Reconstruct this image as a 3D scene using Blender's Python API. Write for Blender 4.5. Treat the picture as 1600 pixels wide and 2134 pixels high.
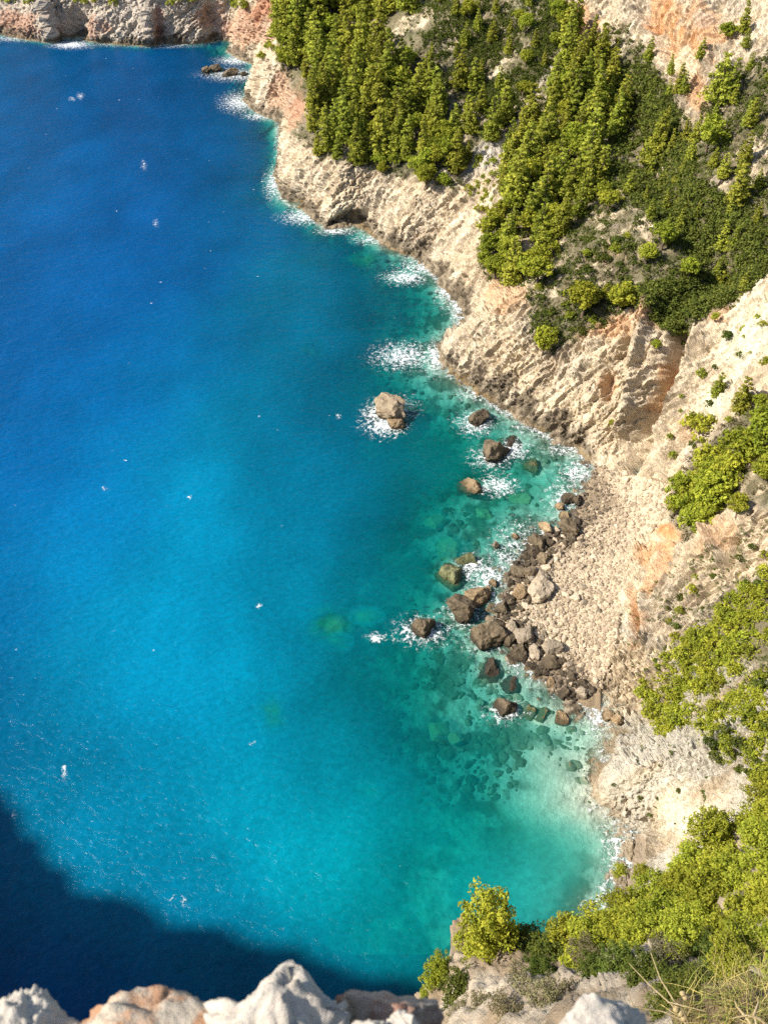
import bpy, bmesh, math, random
import numpy as np
R = math.radians
sc = bpy.context.scene
for o in list(bpy.data.objects): bpy.data.objects.remove(o)

# ------------------------------------------------------------------ camera, sky, sun, exposure
H = 110.0; PITCH = R(42.0); FPX = 1848.0; CX, CY = 800.0, 1067.0     # photo pixels 1600 x 2134
cam = bpy.data.cameras.new('camera'); camo = bpy.data.objects.new('camera', cam)
sc.collection.objects.link(camo); sc.camera = camo
camo.location = (0, 0, H); camo.rotation_euler = (math.pi/2 - PITCH, 0, 0)
cam.sensor_fit = 'VERTICAL'; cam.sensor_height = 24.0; cam.lens = 12.0*FPX/1067.0
cam.clip_start = 0.1; cam.clip_end = 20000
cam.dof.use_dof = True; cam.dof.focus_distance = 140; cam.dof.aperture_fstop = 2.2
SUN_EL = R(40.0); SUN_AZ = R(10.0)           # azimuth: from the left (-x), turned towards the camera side
sund = np.array([-math.cos(SUN_EL)*math.cos(SUN_AZ), -math.cos(SUN_EL)*math.sin(SUN_AZ), math.sin(SUN_EL)])
w = bpy.data.worlds.new('World'); sc.world = w; w.use_nodes = True
nt = w.node_tree; bg = nt.nodes['Background']
sky = nt.nodes.new('ShaderNodeTexSky'); sky.sky_type = 'NISHITA'; sky.sun_disc = False
sky.sun_elevation = SUN_EL; sky.sun_rotation = math.atan2(sund[0], sund[1])
nt.links.new(sky.outputs[0], bg.inputs[0]); bg.inputs[1].default_value = 0.11
sl = bpy.data.lights.new('sun', 'SUN'); sl.energy = 5.0; sl.angle = R(0.9); sl.color = (1.0, 0.93, 0.82)
so = bpy.data.objects.new('sun', sl); sc.collection.objects.link(so)
from mathutils import Vector
so.rotation_euler = Vector((-sund[0], -sund[1], -sund[2])).to_track_quat('-Z', 'Y').to_euler()
so.location = (-60, -20, 200)
sc.view_settings.view_transform = 'Standard'; sc.view_settings.look = 'None'
sc.view_settings.exposure = 0.8; sc.view_settings.gamma = 1.0
sc.view_settings.use_curve_mapping = False
sc.render.engine = 'CYCLES'
sc.cycles.use_denoising = False
sc.cycles.max_bounces = 5; sc.cycles.diffuse_bounces = 2; sc.cycles.glossy_bounces = 2
sc.cycles.transparent_max_bounces = 8; sc.cycles.transmission_bounces = 2

rng = np.random.default_rng(7); random.seed(7)
# ------------------------------------------------------------------ numpy noise
_g = np.random.default_rng(99)
_perm = _g.permutation(4096); _grad = _g.normal(size=(4096, 3)); _grad /= np.linalg.norm(_grad, axis=1)[:, None]
_grad = _grad.astype(np.float32)
def _h(x, y, z): return _perm[(_perm[(_perm[x & 4095] + y) & 4095] + z) & 4095]
def noise(p, scale=1.0, seed=0):
    q = (np.asarray(p, np.float64)/scale + np.array([17.3, 5.1, 9.7])*(seed + 1)).reshape(-1, 3)
    i = np.floor(q).astype(np.int64); f = (q - i).astype(np.float32)
    u = f*f*f*(f*(f*6 - 15) + 10); out = np.zeros(len(q), np.float32)
    for dx in (0, 1):
        for dy in (0, 1):
            for dz in (0, 1):
                g = _grad[_h(i[:, 0]+dx, i[:, 1]+dy, i[:, 2]+dz)]
                d = g[:, 0]*(f[:, 0]-dx) + g[:, 1]*(f[:, 1]-dy) + g[:, 2]*(f[:, 2]-dz)
                out += d*(u[:, 0] if dx else 1-u[:, 0])*(u[:, 1] if dy else 1-u[:, 1])*(u[:, 2] if dz else 1-u[:, 2])
    return out*1.6
def fbm(p, scale, octv=4, seed=0, gain=0.5):
    o = 0; a = 1
    for k in range(octv): o = o + a*noise(p, scale/2**k, seed + k); a *= gain
    return o
def ridged(p, scale, octv=3, seed=0):
    o = 0; a = 1
    for k in range(octv): o = o + a*(1 - 2.2*np.abs(noise(p, scale/2**k, seed + k))); a *= .5
    return o
def facets(p, scale, seed=0, tilt=.6):
    # broken rock: every cell is a block with its own height and its own tilted face
    q = np.asarray(p, np.float64)/scale + 31.7*(seed + 1); i0 = np.floor(q).astype(np.int64); best = np.full(len(q), 9e9); out = np.zeros(len(q), np.float32); sec = np.full(len(q), 9e9)
    for dx in (-1, 0, 1):
        for dy in (-1, 0, 1):
            for dz in (-1, 0, 1):
                h = _h(i0[:, 0]+dx, i0[:, 1]+dy, i0[:, 2]+dz); g = _grad[h]; g2 = _grad[(h*7+13) & 4095]
                dd = q - (i0 + np.array([dx, dy, dz]) + .5 + .45*g); d2 = (dd*dd).sum(1); b = d2 < best
                sec = np.where(b, best, np.minimum(sec, d2)); best = np.where(b, d2, best); out = np.where(b, .6*g2[:, 0] + tilt*(dd*g2).sum(1), out)
    return out - .45*np.exp(-((np.sqrt(sec)-np.sqrt(best))/.07)**2)
def sstep(a, b, x):
    t = np.clip((x - a)/(b - a), 0, 1); return t*t*(3 - 2*t)
def lin(r, g, b):
    c = np.array([r, g, b], float)/255
    return np.where(c <= .04045, c/12.92, ((c + .055)/1.055)**2.4)

# ------------------------------------------------------------------ photo pixel -> ray / point
CP, SP = math.cos(PITCH), math.sin(PITCH)
def rays(px, py):
    u = (np.asarray(px, float) - CX)/FPX; v = -(np.asarray(py, float) - CY)/FPX
    return np.stack([u, CP + v*SP, -SP + v*CP], -1)
def at_z(px, py, z=0.0):
    d = rays(px, py); t = (z - H)/d[..., 2]
    return d*t[..., None] + np.array([0, 0, H])
def rbf(ctrl, px, py):
    c = np.array(ctrl, float); P = c[:, :2]; val = c[:, 2:]
    A = np.linalg.norm(P[:, None] - P[None], axis=2)
    n = len(c); M = np.zeros((n+1, n+1)); M[:n, :n] = A - np.eye(n)*4; M[:n, n] = 1; M[n, :n] = 1
    wts = np.linalg.solve(M, np.vstack([val, np.zeros((1, val.shape[1]))]))
    q = np.stack([np.ravel(px), np.ravel(py)], 1); out = np.zeros((len(q), val.shape[1]))
    for s in range(0, len(q), 40000):
        d = np.linalg.norm(q[s:s+40000, None] - P[None], axis=2); out[s:s+40000] = d @ wts[:n] + wts[n]
    return out.reshape(np.shape(px) + (val.shape[1],))
def inpoly(px, py, poly):
    px = np.asarray(px, float); py = np.asarray(py, float); r = np.zeros(px.shape, bool); n = len(poly)
    for i in range(n):
        x1, y1 = poly[i]; x2, y2 = poly[(i+1) % n]
        if y1 == y2: continue
        c = ((y1 > py) != (y2 > py)) & (px < (x2-x1)*(py-y1)/(y2-y1) + x1); r ^= c
    return r
def polydist(px, py, pts):
    b = np.full(np.shape(px), 1e9)
    for (x1, y1), (x2, y2) in zip(pts[:-1], pts[1:]):
        dx, dy = x2-x1, y2-y1; t = np.clip(((px-x1)*dx + (py-y1)*dy)/(dx*dx+dy*dy+1e-9), 0, 1)
        b = np.minimum(b, (px-x1-t*dx)**2 + (py-y1-t*dy)**2)
    return np.sqrt(b)

# ------------------------------------------------------------------ mesh helpers
COL = sc.collection
def mesh(name, V, F, mat=None, attrs=None, smooth=True):
    V = np.asarray(V, np.float32); F = np.asarray(F, np.int32); k = F.shape[1]
    m = bpy.data.meshes.new(name); m.vertices.add(len(V)); m.vertices.foreach_set('co', V.ravel())
    m.loops.add(F.size); m.loops.foreach_set('vertex_index', F.ravel())
    m.polygons.add(len(F)); m.polygons.foreach_set('loop_start', np.arange(0, F.size, k, dtype=np.int32))
    m.polygons.foreach_set('loop_total', np.full(len(F), k, np.int32))
    m.polygons.foreach_set('use_smooth', np.full(len(F), smooth))
    for an, (kind, dat) in (attrs or {}).items():
        at = m.attributes.new(an, kind, 'POINT')
        if kind == 'FLOAT_COLOR':
            d = np.ones((len(V), 4), np.float32); d[:, :3] = dat; at.data.foreach_set('color', d.ravel())
        else: at.data.foreach_set('value', np.asarray(dat, np.float32).ravel())
    m.update(); m.validate()
    if mat: m.materials.append(mat)
    return m
def put(name, m, parent=None, loc=None, rot=None, scale=None):
    o = bpy.data.objects.new(name, m); COL.objects.link(o)
    if parent: o.parent = parent
    if loc is not None: o.location = loc
    if rot is not None: o.rotation_euler = rot
    if scale is not None: o.scale = scale
    return o
def tag(o, label, cat=None, group=None, kind=None):
    o['label'] = label
    if cat: o['category'] = cat
    if group: o['group'] = group
    if kind: o['kind'] = kind
    return o
def gridfaces(mask):     # mask (r-1, c-1) of quads kept, over an r x c grid
    r, c = mask.shape[0]+1, mask.shape[1]+1; idx = np.arange(r*c).reshape(r, c)
    q = np.stack([idx[:-1, :-1], idx[1:, :-1], idx[1:, 1:], idx[:-1, 1:]], -1)[mask]
    return q
def compact(V, F, attrs):
    used = np.unique(F); mp = np.full(len(V), -1, np.int64); mp[used] = np.arange(len(used))
    return V[used], mp[F], {k: (t, np.asarray(d)[used]) for k, (t, d) in attrs.items()}

# ------------------------------------------------------------------ materials
class NT:
    def __init__(s, name):
        s.m = bpy.data.materials.new(name); s.m.use_nodes = True; s.t = s.m.node_tree; s.t.nodes.clear()
        s.out = s.n('ShaderNodeOutputMaterial')
    def n(s, typ, **kw):
        nd = s.t.nodes.new(typ)
        for k, v in kw.items():
            if k.startswith('i_'):
                key = k[2:]; key = int(key) if key.isdigit() else key.replace('_', ' ')
                inp = nd.inputs[key]
                if hasattr(v, 'is_output'): s.t.links.new(v, inp)
                else: inp.default_value = v
            else: setattr(nd, k, v)
        return nd
    def math(s, op, a, b=0.0, c=None, clamp=False):
        nd = s.n('ShaderNodeMath', operation=op, use_clamp=clamp)
        for i, v in enumerate((a, b, c)):
            if v is None: continue
            if hasattr(v, 'is_output'): s.t.links.new(v, nd.inputs[i])
            else: nd.inputs[i].default_value = v
        return nd.outputs[0]
    def mixc(s, f, a, b, blend='MIX'):
        nd = s.n('ShaderNodeMix', data_type='RGBA', blend_type=blend)
        for k, v in ((0, f), (6, a), (7, b)):
            if hasattr(v, 'is_output'): s.t.links.new(v, nd.inputs[k])
            else: nd.inputs[k].default_value = v if k == 0 else (*v, 1) if len(v) == 3 else v
        return nd.outputs[2]
    def attr(s, name, out='Color'): return s.n('ShaderNodeAttribute', attribute_name=name).outputs[out]
    def noise(s, scale, detail=4, rough=.6, vec=None, dist=0.0):
        nd = s.n('ShaderNodeTexNoise', i_Scale=scale, i_Detail=detail, i_Roughness=rough, i_Distortion=dist)
        if vec is None: vec = s.n('ShaderNodeNewGeometry').outputs['Position']
        s.t.links.new(vec, nd.inputs['Vector']); return nd.outputs['Fac']
    def ramp(s, f, a, b):
        nd = s.n('ShaderNodeMapRange', interpolation_type='SMOOTHSTEP', i_From_Min=a, i_From_Max=b)
        s.t.links.new(f, nd.inputs['Value']); return nd.outputs[0]
    def bump(s, h, strength, dist, normal=None):
        nd = s.n('ShaderNodeBump', i_Strength=strength, i_Distance=dist); s.t.links.new(h, nd.inputs['Height'])
        if normal is not None: s.t.links.new(normal, nd.inputs['Normal'])
        return nd.outputs[0]
    def done(s, sh): s.t.links.new(sh, s.out.inputs['Surface']); return s.m

def mat_terrain(name, fine=1.0, bs=.5):
    k = NT(name); c = k.attr('Col')
    n1 = k.noise(1.8*fine, 7, .75); n2 = k.noise(.35*fine, 4, .6)
    v = k.math('MULTIPLY_ADD', n1, .7, .60); v = k.math('MULTIPLY', v, k.math('MULTIPLY_ADD', n2, .3, .88))
    col = k.mixc(1.0, c, k.n('ShaderNodeCombineColor', i_0=v, i_1=v, i_2=v).outputs[0], 'MULTIPLY')
    pos = k.n('ShaderNodeNewGeometry').outputs['Position']
    mp = k.n('ShaderNodeMapping', i_Rotation=(.5, .35, .6), i_Scale=(1.0, .35, 1.0)); k.t.links.new(pos, mp.inputs['Vector'])
    rg = k.math('ABSOLUTE', k.math('SUBTRACT', k.noise(.8*fine, 5, .6, mp.outputs[0], .8), .5))
    hh = k.math('ADD', k.noise(1.6*fine, 9, .74, pos), k.math('MULTIPLY', k.ramp(rg, .0, .035), .28))
    b = k.bump(hh, bs, 1.0/fine)
    p = k.n('ShaderNodeBsdfPrincipled', i_Base_Color=col, i_Roughness=.9, i_Normal=b); p.inputs['Specular IOR Level'].default_value = .2
    return k.done(p.outputs[0])
def mat_foliage(name, cA, cB, trans=.3):
    k = NT(name); t = k.attr('tint', 'Fac'); oi = k.n('ShaderNodeObjectInfo').outputs['Random']
    col = k.mixc(t, cA, cB)
    hsv = k.n('ShaderNodeHueSaturation', i_Color=col)
    k.t.links.new(k.math('MULTIPLY_ADD', oi, .03, .488), hsv.inputs['Hue'])
    k.t.links.new(k.math('MULTIPLY_ADD', k.math('FRACT', k.math('MULTIPLY', oi, 7.31)), .45, .86), hsv.inputs['Value'])
    hsv.inputs['Saturation'].default_value = .97
    d = k.n('ShaderNodeBsdfDiffuse', i_Color=hsv.outputs[0]); tr = k.n('ShaderNodeBsdfTranslucent', i_Color=hsv.outputs[0])
    mx = k.n('ShaderNodeMixShader', i_0=trans); k.t.links.new(d.outputs[0], mx.inputs[1]); k.t.links.new(tr.outputs[0], mx.inputs[2])
    return k.done(mx.outputs[0])
def mat_plain(name, c1, c2, scale=6, rough=.9, bs=.4, bd=.1):
    k = NT(name); tc = k.n('ShaderNodeTexCoord').outputs['Object']
    n = k.noise(scale, 6, .65, tc); col = k.mixc(k.ramp(n, .3, .7), c1, c2)
    p = k.n('ShaderNodeBsdfPrincipled', i_Base_Color=col, i_Roughness=rough, i_Normal=k.bump(k.noise(scale*2, 6, .7, tc), bs, bd))
    p.inputs['Specular IOR Level'].default_value = .2
    return k.done(p.outputs[0])
def mat_rock(name, c1, c2, cw, wet=1.2, stain=None, scale=.8, bd=.25):
    # limestone mottling; a wet, algae-dark zone where the rock stands within reach of the waves
    k = NT(name); pos = k.n('ShaderNodeNewGeometry').outputs['Position']; oi = k.n('ShaderNodeObjectInfo').outputs['Random']
    n = k.noise(scale, 6, .68, pos); n2 = k.noise(scale*4, 5, .7, pos)
    col = k.mixc(k.ramp(n, .35, .65), c1, c2); col = k.mixc(k.math('MULTIPLY', k.ramp(n2, .42, .68), .7), col, (c1[0]*.45, c1[1]*.42, c1[2]*.38))
    if stain: col = k.mixc(k.math('MULTIPLY', k.ramp(k.noise(scale*1.7, 4, .6, pos), .5, .68), stain[3]), col, stain[:3])
    hsv = k.n('ShaderNodeHueSaturation', i_Color=col); k.t.links.new(k.math('MULTIPLY_ADD', oi, .5, .75), hsv.inputs['Value'])
    z = k.n('ShaderNodeSeparateXYZ', i_0=pos).outputs[2]
    wz = k.math('ADD', z, k.math('MULTIPLY_ADD', n, -2.4, 1.2))
    col = k.mixc(k.ramp(wz, wet*1.4, wet*.3), hsv.outputs[0], cw)
    p = k.n('ShaderNodeBsdfPrincipled', i_Base_Color=col, i_Roughness=.85, i_Normal=k.bump(n2, .6, bd)); p.inputs['Specular IOR Level'].default_value = .25
    return k.done(p.outputs[0])

M_TERR = mat_terrain('hillside_rock', 1.0, .7); M_BED = mat_terrain('sea_bed_rock', 1.0, .4); M_BLUFF = mat_terrain('bluff_rock', 2.5, .6)
M_PINE = mat_foliage('pine_needles', (.17, .19, .022), (.42, .42, .05), .38)
M_PINE2 = mat_foliage('broad_pine_needles', (.175, .205, .018), (.43, .43, .04), .38)
M_SCRUB = mat_foliage('scrub_leaves', (.050, .072, .014), (.135, .150, .026), .25)
M_DRY = mat_foliage('dry_scrub', (.10, .085, .045), (.20, .175, .085), .15)
M_BARK = mat_plain('pine_bark', (.10, .07, .05), (.20, .15, .11), 8)
M_STRAW = mat_plain('dry_straw', (.34, .26, .13), (.50, .40, .22), 20)

# ------------------------------------------------------------------ coast line, read off the photo at sea level
SHORE = [(1180,2060),(1230,1985),(1275,1920),(1305,1860),(1316,1810),(1318,1770),(1322,1738),(1310,1722),(1287,1712),(1256,1694),(1234,1669),(1236,1640),(1245,1612),
 (1262,1590),(1267,1565),(1272,1535),(1268,1510),(1252,1484),(1225,1472),(1197,1460),(1170,1449),(1142,1421),(1120,1400),(1104,1387),(1070,1359),(1046,1328),(1032,1291),(1040,1263),
 (1062,1236),(1063,1200),(1100,1165),(1106,1130),(1138,1112),(1166,1117),(1192,1098),(1204,1077),(1212,1056),(1219,1030),(1224,1005),(1238,985),(1236,965),
 (1210,947),(1169,925),(1131,902),(1097,880),(1060,861),(1037,848),(1000,827),(970,805),(944,782),(917,756),(914,741),(921,715),(944,695),(966,660),(944,628),(919,591),(897,562),
 (875,544),(844,531),(800,516),(787,500),(762,484),(741,472),(703,478),(675,478),(659,462),(631,441),(609,428),(600,423),(584,412),(578,384),(570,362),(580,344),(581,300),(579,256),
 (572,250),(536,236),(503,208),(520,188),(524,160),(524,146),(528,134),(500,124),(470,108),(480,92),(478,85),(420,90),(372,92),(340,92),(312,96),(260,94),(216,90),(176,84),(156,80),
 (128,80),(108,90),(60,84),(0,72),(-80,64),(-200,50),(-420,30),(-800,-10)]
S = np.array(SHORE, float); SW = at_z(S[:, 0], S[:, 1])[:, :2]
landpoly = [tuple(p) for p in SW] + [(-600, 1500), (1500, 1500), (1500, 20), (60, 5)]
X0, X1, Y0, Y1, CELL = -620., 620., -20., 960., 1.25
gx, gy = np.meshgrid(np.arange(X0, X1, CELL), np.arange(Y0, Y1, CELL))
SD = polydist(gx, gy, [tuple(p) for p in SW]); SD = np.where(inpoly(gx, gy, landpoly), SD, -SD)
def sdist(x, y):
    fx = np.clip((x-X0)/CELL, 0, gx.shape[1]-1.001); fy = np.clip((y-Y0)/CELL, 0, gx.shape[0]-1.001)
    i = fx.astype(int); j = fy.astype(int); a = fx-i; b = fy-j
    return (SD[j, i]*(1-a) + SD[j, i+1]*a)*(1-b) + (SD[j+1, i]*(1-a) + SD[j+1, i+1]*a)*b

# average rise from the shore, by place (photo pixel, slope)
SLOPE = [(800,480,1.35),(900,540,1.2),(960,740,1.0),(1100,860,1.1),(700,420,1.5),(610,390,2.1),(560,200,2.3),(540,180,2.4),(500,90,2.5),(520,40,2.3),(605,260,1.7),(600,330,1.8),
 (700,100,.95),(900,100,.85),(700,250,1.1),(850,330,1.1),(1000,250,.8),(1000,420,1.05),(1100,500,.9),(1030,640,1.0),(1200,700,1.0),(1300,850,1.0),(1200,880,.95),(1300,300,.8),(1500,300,.8),(1500,600,.85),(1590,700,1.1),
 (1450,850,.95),(1450,0,.88),(1600,0,.85),(1800,300,.85),(1800,800,.95),(1100,0,.82),(800,-200,.9),(1600,-200,.85),(400,-200,2.2),(300,40,2.6),(100,30,2.6),(-200,0,2.6),(0,-200,2.4),
 (1235,1010,.12),(1250,1100,.12),(1200,1200,.12),(1280,1250,.14),(1150,1300,.12),(1230,1400,.12),(1100,1300,.12),(1220,1060,.12),(1200,1455,.1),(1240,1475,.1),(1330,1100,.16),(1300,1040,.16),
 (1260,970,.35),(1320,985,.4),(1400,1020,.5),(1380,1120,.36),(1340,1210,.34),(1325,1330,.42),(1285,1440,.35),(1275,1490,.4),
 (1450,1000,.68),(1450,1150,.58),(1420,1300,.6),(1550,1050,.75),(1600,1200,.78),(1600,1400,.85),(1400,1500,.85),(1310,1530,.8),(1300,1620,1.5),(1262,1640,1.7),(1400,1700,1.5),(1500,1600,1.15),
 (1335,1770,.12),(1345,1770,.2),(1358,1790,.9),(1390,1780,1.5),(1330,1840,.15),(1350,1850,.8),(1700,1300,.85),(1800,1600,1.1),(1500,1900,1.4)]
BED = [(1100,1000,.13),(1050,1250,.12),(1150,1600,.09),(1250,1750,.09),(950,1300,.14),(900,700,.22),(800,600,.24),(600,450,.6),(560,200,.7),(300,100,.9),(0,60,.9),(600,1400,.2),(1000,1900,.14),(1100,1450,.12)]

def feature_disp(px, py):       # gullies (negative) and spurs (positive), metres along the normal
    d = np.zeros(px.shape)
    for pts, wd, amp in FEAT:
        r = polydist(px, py, pts); d += amp*np.exp(-(r/wd)**2)
    return d
FEAT = [([(1418,690),(1392,780),(1350,880),(1318,955)], 17, -6.5), ([(1350,640),(1325,740),(1310,850),(1290,900)], 14, 4.0), ([(1455,700),(1420,800),(1380,900)], 16, 2.5),
 ([(1268,785),(1262,830)], 10, -3.0), ([(1310,690),(1290,740)], 8, -2.2), ([(1240,700),(1200,780)], 14, 2.0), ([(1150,720),(1145,800)], 12, -1.5),
 ([(1535,1125),(1515,1175)], 10, -3.0), ([(1480,1120),(1500,1170)], 9, 2.0), ([(1320,1250),(1322,1330)], 7, -2.0), ([(1338,1240),(1340,1340)], 9, 1.6), ([(1410,1110),(1320,1220)], 12, -1.5),
 ([(745,455),(770,440)], 13, -2.5), ([(620,405),(600,430)], 12, -3.0), ([(690,462),(720,455)], 10, -2.0), ([(860,500),(880,470)], 9, -1.6), ([(800,470),(840,430)], 10, 1.4),
 ([(1365,720),(1340,790)], 9, 1.6),
 ([(1330,0),(1390,90),(1420,170)], 16, -4.0), ([(1460,10),(1480,120)], 24, 3.0), ([(1195,20),(1240,80)], 10, -3.0), ([(560,60),(560,110)], 10, -2.0), ([(545,210),(545,235)], 6, -2),
 ([(1170,200),(1090,420),(1030,600)], 40, 3.0), ([(960,330),(1000,420)], 30, -2.5), ([(1290,180),(1330,330),(1400,430),(1500,560)], 45, -4.0), ([(1500,560),(1400,640)], 25, -2.0),
 ([(90,20),(115,85)], 22, 4.0), ([(165,40),(150,80)], 22, -5.0), ([(210,40),(200,85)], 16, 3.0), ([(300,30),(310,90)], 20, 4.0), ([(330,60),(335,90)], 8, -3), ([(440,20),(455,85)], 16, -4.0)]

def vnormals(P):
    du = np.gradient(P, axis=1); dv = np.gradient(P, axis=0); n = np.cross(dv, du)
    n /= np.linalg.norm(n, axis=2)[..., None] + 1e-9; n[n[..., 2] < 0] *= -1
    return n

STEP = 2.5
def onsel(fn, P3, *a):
    out = np.zeros(len(P3), np.float32); out[SEL] = fn(P3[SEL], *a); return out
gpx, gpy = np.meshgrid(np.arange(-350, 1901, STEP), np.arange(-220, 1991, STEP))
def march(px, py, slope, bed):
    d = rays(px, py); n = len(px); zs = np.concatenate([np.linspace(100, 4, 50), np.linspace(3, -14, 18)])
    lo = np.full(n, 100.0); hi = np.full(n, -14.0); found = np.zeros(n, bool); prev = np.full(n, 101.0)
    def F(z, m=slice(None)):
        t = (z - H)/d[m, 2]; D = sdist(d[m, 0]*t, d[m, 1]*t)
        return z - np.where(D > 0, slope[m]*D, np.maximum(bed[m]*D, -13))
    for z in zs:
        f = F(np.full(n, z)); hit = (~found) & (f <= 0)
        lo[hit] = prev[hit]; hi[hit] = z; found |= hit; prev[:] = z
        if found.all(): break
    for _ in range(12):
        mid = (lo+hi)/2; f = F(mid); b = f <= 0; hi = np.where(b, mid, hi); lo = np.where(b, lo, mid)
    z = (lo+hi)/2; z[~found] = -13.5
    t = (z - H)/d[:, 2]
    P = d*t[:, None]; P[:, 2] = z
    return P
# skip open sea
wz = at_z(gpx, gpy); dz0 = sdist(wz[..., 0], wz[..., 1])
need = (gpx > 430) | (gpy < 130); deep = (dz0 < -75)
sl_f = np.clip(rbf(SLOPE, gpx, gpy)[..., 0], .08, 2.8); bed_f = np.clip(rbf(BED, gpx, gpy)[..., 0], .07, 1.0)
P = wz.copy(); P[..., 2] = -13.5
m = need & ~deep
P[m] = march(gpx[m], gpy[m], sl_f[m], bed_f[m])
SEL = (m & (P[..., 2] > -13)).ravel()
N = vnormals(P)
z0 = P[..., 2].copy()
# beach polygon and forest ground polygons
BEACH = [(1238,968),(1300,985),(1400,1010),(1390,1070),(1330,1130),(1310,1210),(1290,1260),(1285,1330),(1262,1400),(1250,1440),(1252,1492),(1190,1462),(1100,1390),(1030,1290),(1060,1200),(1100,1130),(1190,1090),(1215,1040)]
SWASH = [(1322,1736),(1345,1736),(1348,1800),(1335,1860),(1280,1930),(1300,1860),(1316,1800)]
beach = inpoly(gpx, gpy, BEACH) | inpoly(gpx, gpy, SWASH)
FOREST = [[(566,0),(580,-240),(1180,-240),(1190,60),(1160,130),(1060,280),(960,330),(960,395),(900,392),(800,365),(740,345),(650,322),(605,285),(640,225),(585,150)],
 [(1160,120),(1300,40),(1375,150),(1440,262),(1500,170),(1600,120),(2000,100),(2000,580),(1600,570),(1500,640),(1400,700),(1340,640),(1250,690),(1130,735),(1100,680),(1090,600),(1030,605),(1010,545),(1030,450),(1060,300)],
 [(1390,1060),(1420,970),(1500,900),(1600,830),(2000,700),(2000,1050),(1560,1060),(1430,1140)],
 [(1330,1440),(1400,1320),(1560,1220),(2000,1100),(2000,1700),(1600,1650),(1540,1590),(1460,1570),(1400,1540),(1330,1500)]]
forest = np.zeros(gpx.shape)
for poly in FOREST:
    e = polydist(gpx, gpy, poly + [poly[0]]); s = np.where(inpoly(gpx, gpy, poly), e, -e); forest = np.maximum(forest, sstep(-12, 22, s + 14*onsel(noise, P.reshape(-1, 3), 9, 5).reshape(gpx.shape)))
flat = P.reshape(-1, 3)
ax = P[np.argmin(abs(gpy[:, 0]-370)), np.argmin(abs(gpx[0]-800))] - P[np.argmin(abs(gpy[:, 0]-460)), np.argmin(abs(gpx[0]-700))]
ax = ax/np.linalg.norm(ax)
strat = flat - .82*(flat @ ax)[:, None]*ax                     # noise stretched along the bedding
amp = sstep(-1.2, 2.2, z0)*(1 - .72*sstep(.9, 1.5, sl_f)*sstep(1220, 1250, gpx)*sstep(1450, 1520, gpy))*np.where(beach, .08, 1.0)
rock = (1 - .55*forest)
nbd_ = np.cross(ax, np.array([-.55, -.6, .58])); nbd_ /= np.linalg.norm(nbd_)
wob = onsel(fbm, flat, 9, 4, 1)
bedc = (flat @ nbd_)/2.6 + .9*wob
saw = bedc - np.floor(bedc); bed2 = (flat @ nbd_)/.95 + 1.3*wob + .35*onsel(fbm, flat, 2.5, 2, 15); saw2 = bed2 - np.floor(bed2)
lay = sstep(-.35, .35, onsel(fbm, flat, 22, 2, 7))
c1 = onsel(noise, strat, 5.0, 4); c2 = onsel(noise, flat, 2.6, 8); c3 = onsel(fbm, strat, 1.5, 2, 12)
crack = -1.5*np.exp(-(c1/.07)**2)*sstep(-.1, .3, c2) - .7*np.exp(-(c2/.10)**2)*sstep(-.2, .3, c1) - .5*np.exp(-(c3/.12)**2)
stra2 = flat - .5*(flat @ ax)[:, None]*ax + .8*np.stack([wob, np.roll(wob, 7), wob*.5], 1)
blocks = .75*onsel(facets, stra2, 5.5, 1, .8) + .72*onsel(facets, stra2, 2.3, 2, .95) + .46*onsel(facets, stra2, 1.15, 3, 1.0)
disp = 1.5*onsel(fbm, flat, 16, 3, 2) + (.3+.7*lay)*(1.0*saw + .5*saw2) + .6*crack + blocks + .25*onsel(fbm, strat, 2.0, 3, 11) + .16*onsel(fbm, flat, .8, 2, 21)
karst = sstep(0, 40, gpy - 1330 + .3*(1450-gpx))*sstep(1235, 1290, gpx)
kr = karst.ravel()*(.8*onsel(facets, flat, .8, 5, 1.1) - 1.7*np.abs(onsel(noise, flat, 1.25, 51)) + .5)
disp = .82*disp.reshape(gpx.shape)*rock*amp + .8*kr.reshape(gpx.shape)*amp
pit = -.8*sstep(.38, .52, onsel(fbm, strat, 4.5, 4, 41)).reshape(gpx.shape)*amp*rock*(1-karst)
sandz = sstep(1470, 1530, gpy)*sstep(1000, 1080, gpx)
low = .45*(1-.9*sandz*(z0 < 0))*onsel(fbm, flat, 2.0, 3, 31).reshape(gpx.shape)*sstep(5, -1, z0)*np.where(beach, .4, 1)
P = P + N*(disp + pit + low + feature_disp(gpx, gpy)*sstep(-2, 2, z0)*np.where(beach, .0, 1))[..., None]
P[..., 2] = np.where(z0 < -.4, np.minimum(P[..., 2], -.15), P[..., 2])
flat = P.reshape(-1, 3); zz = P[..., 2]
N2 = vnormals(P)

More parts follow.
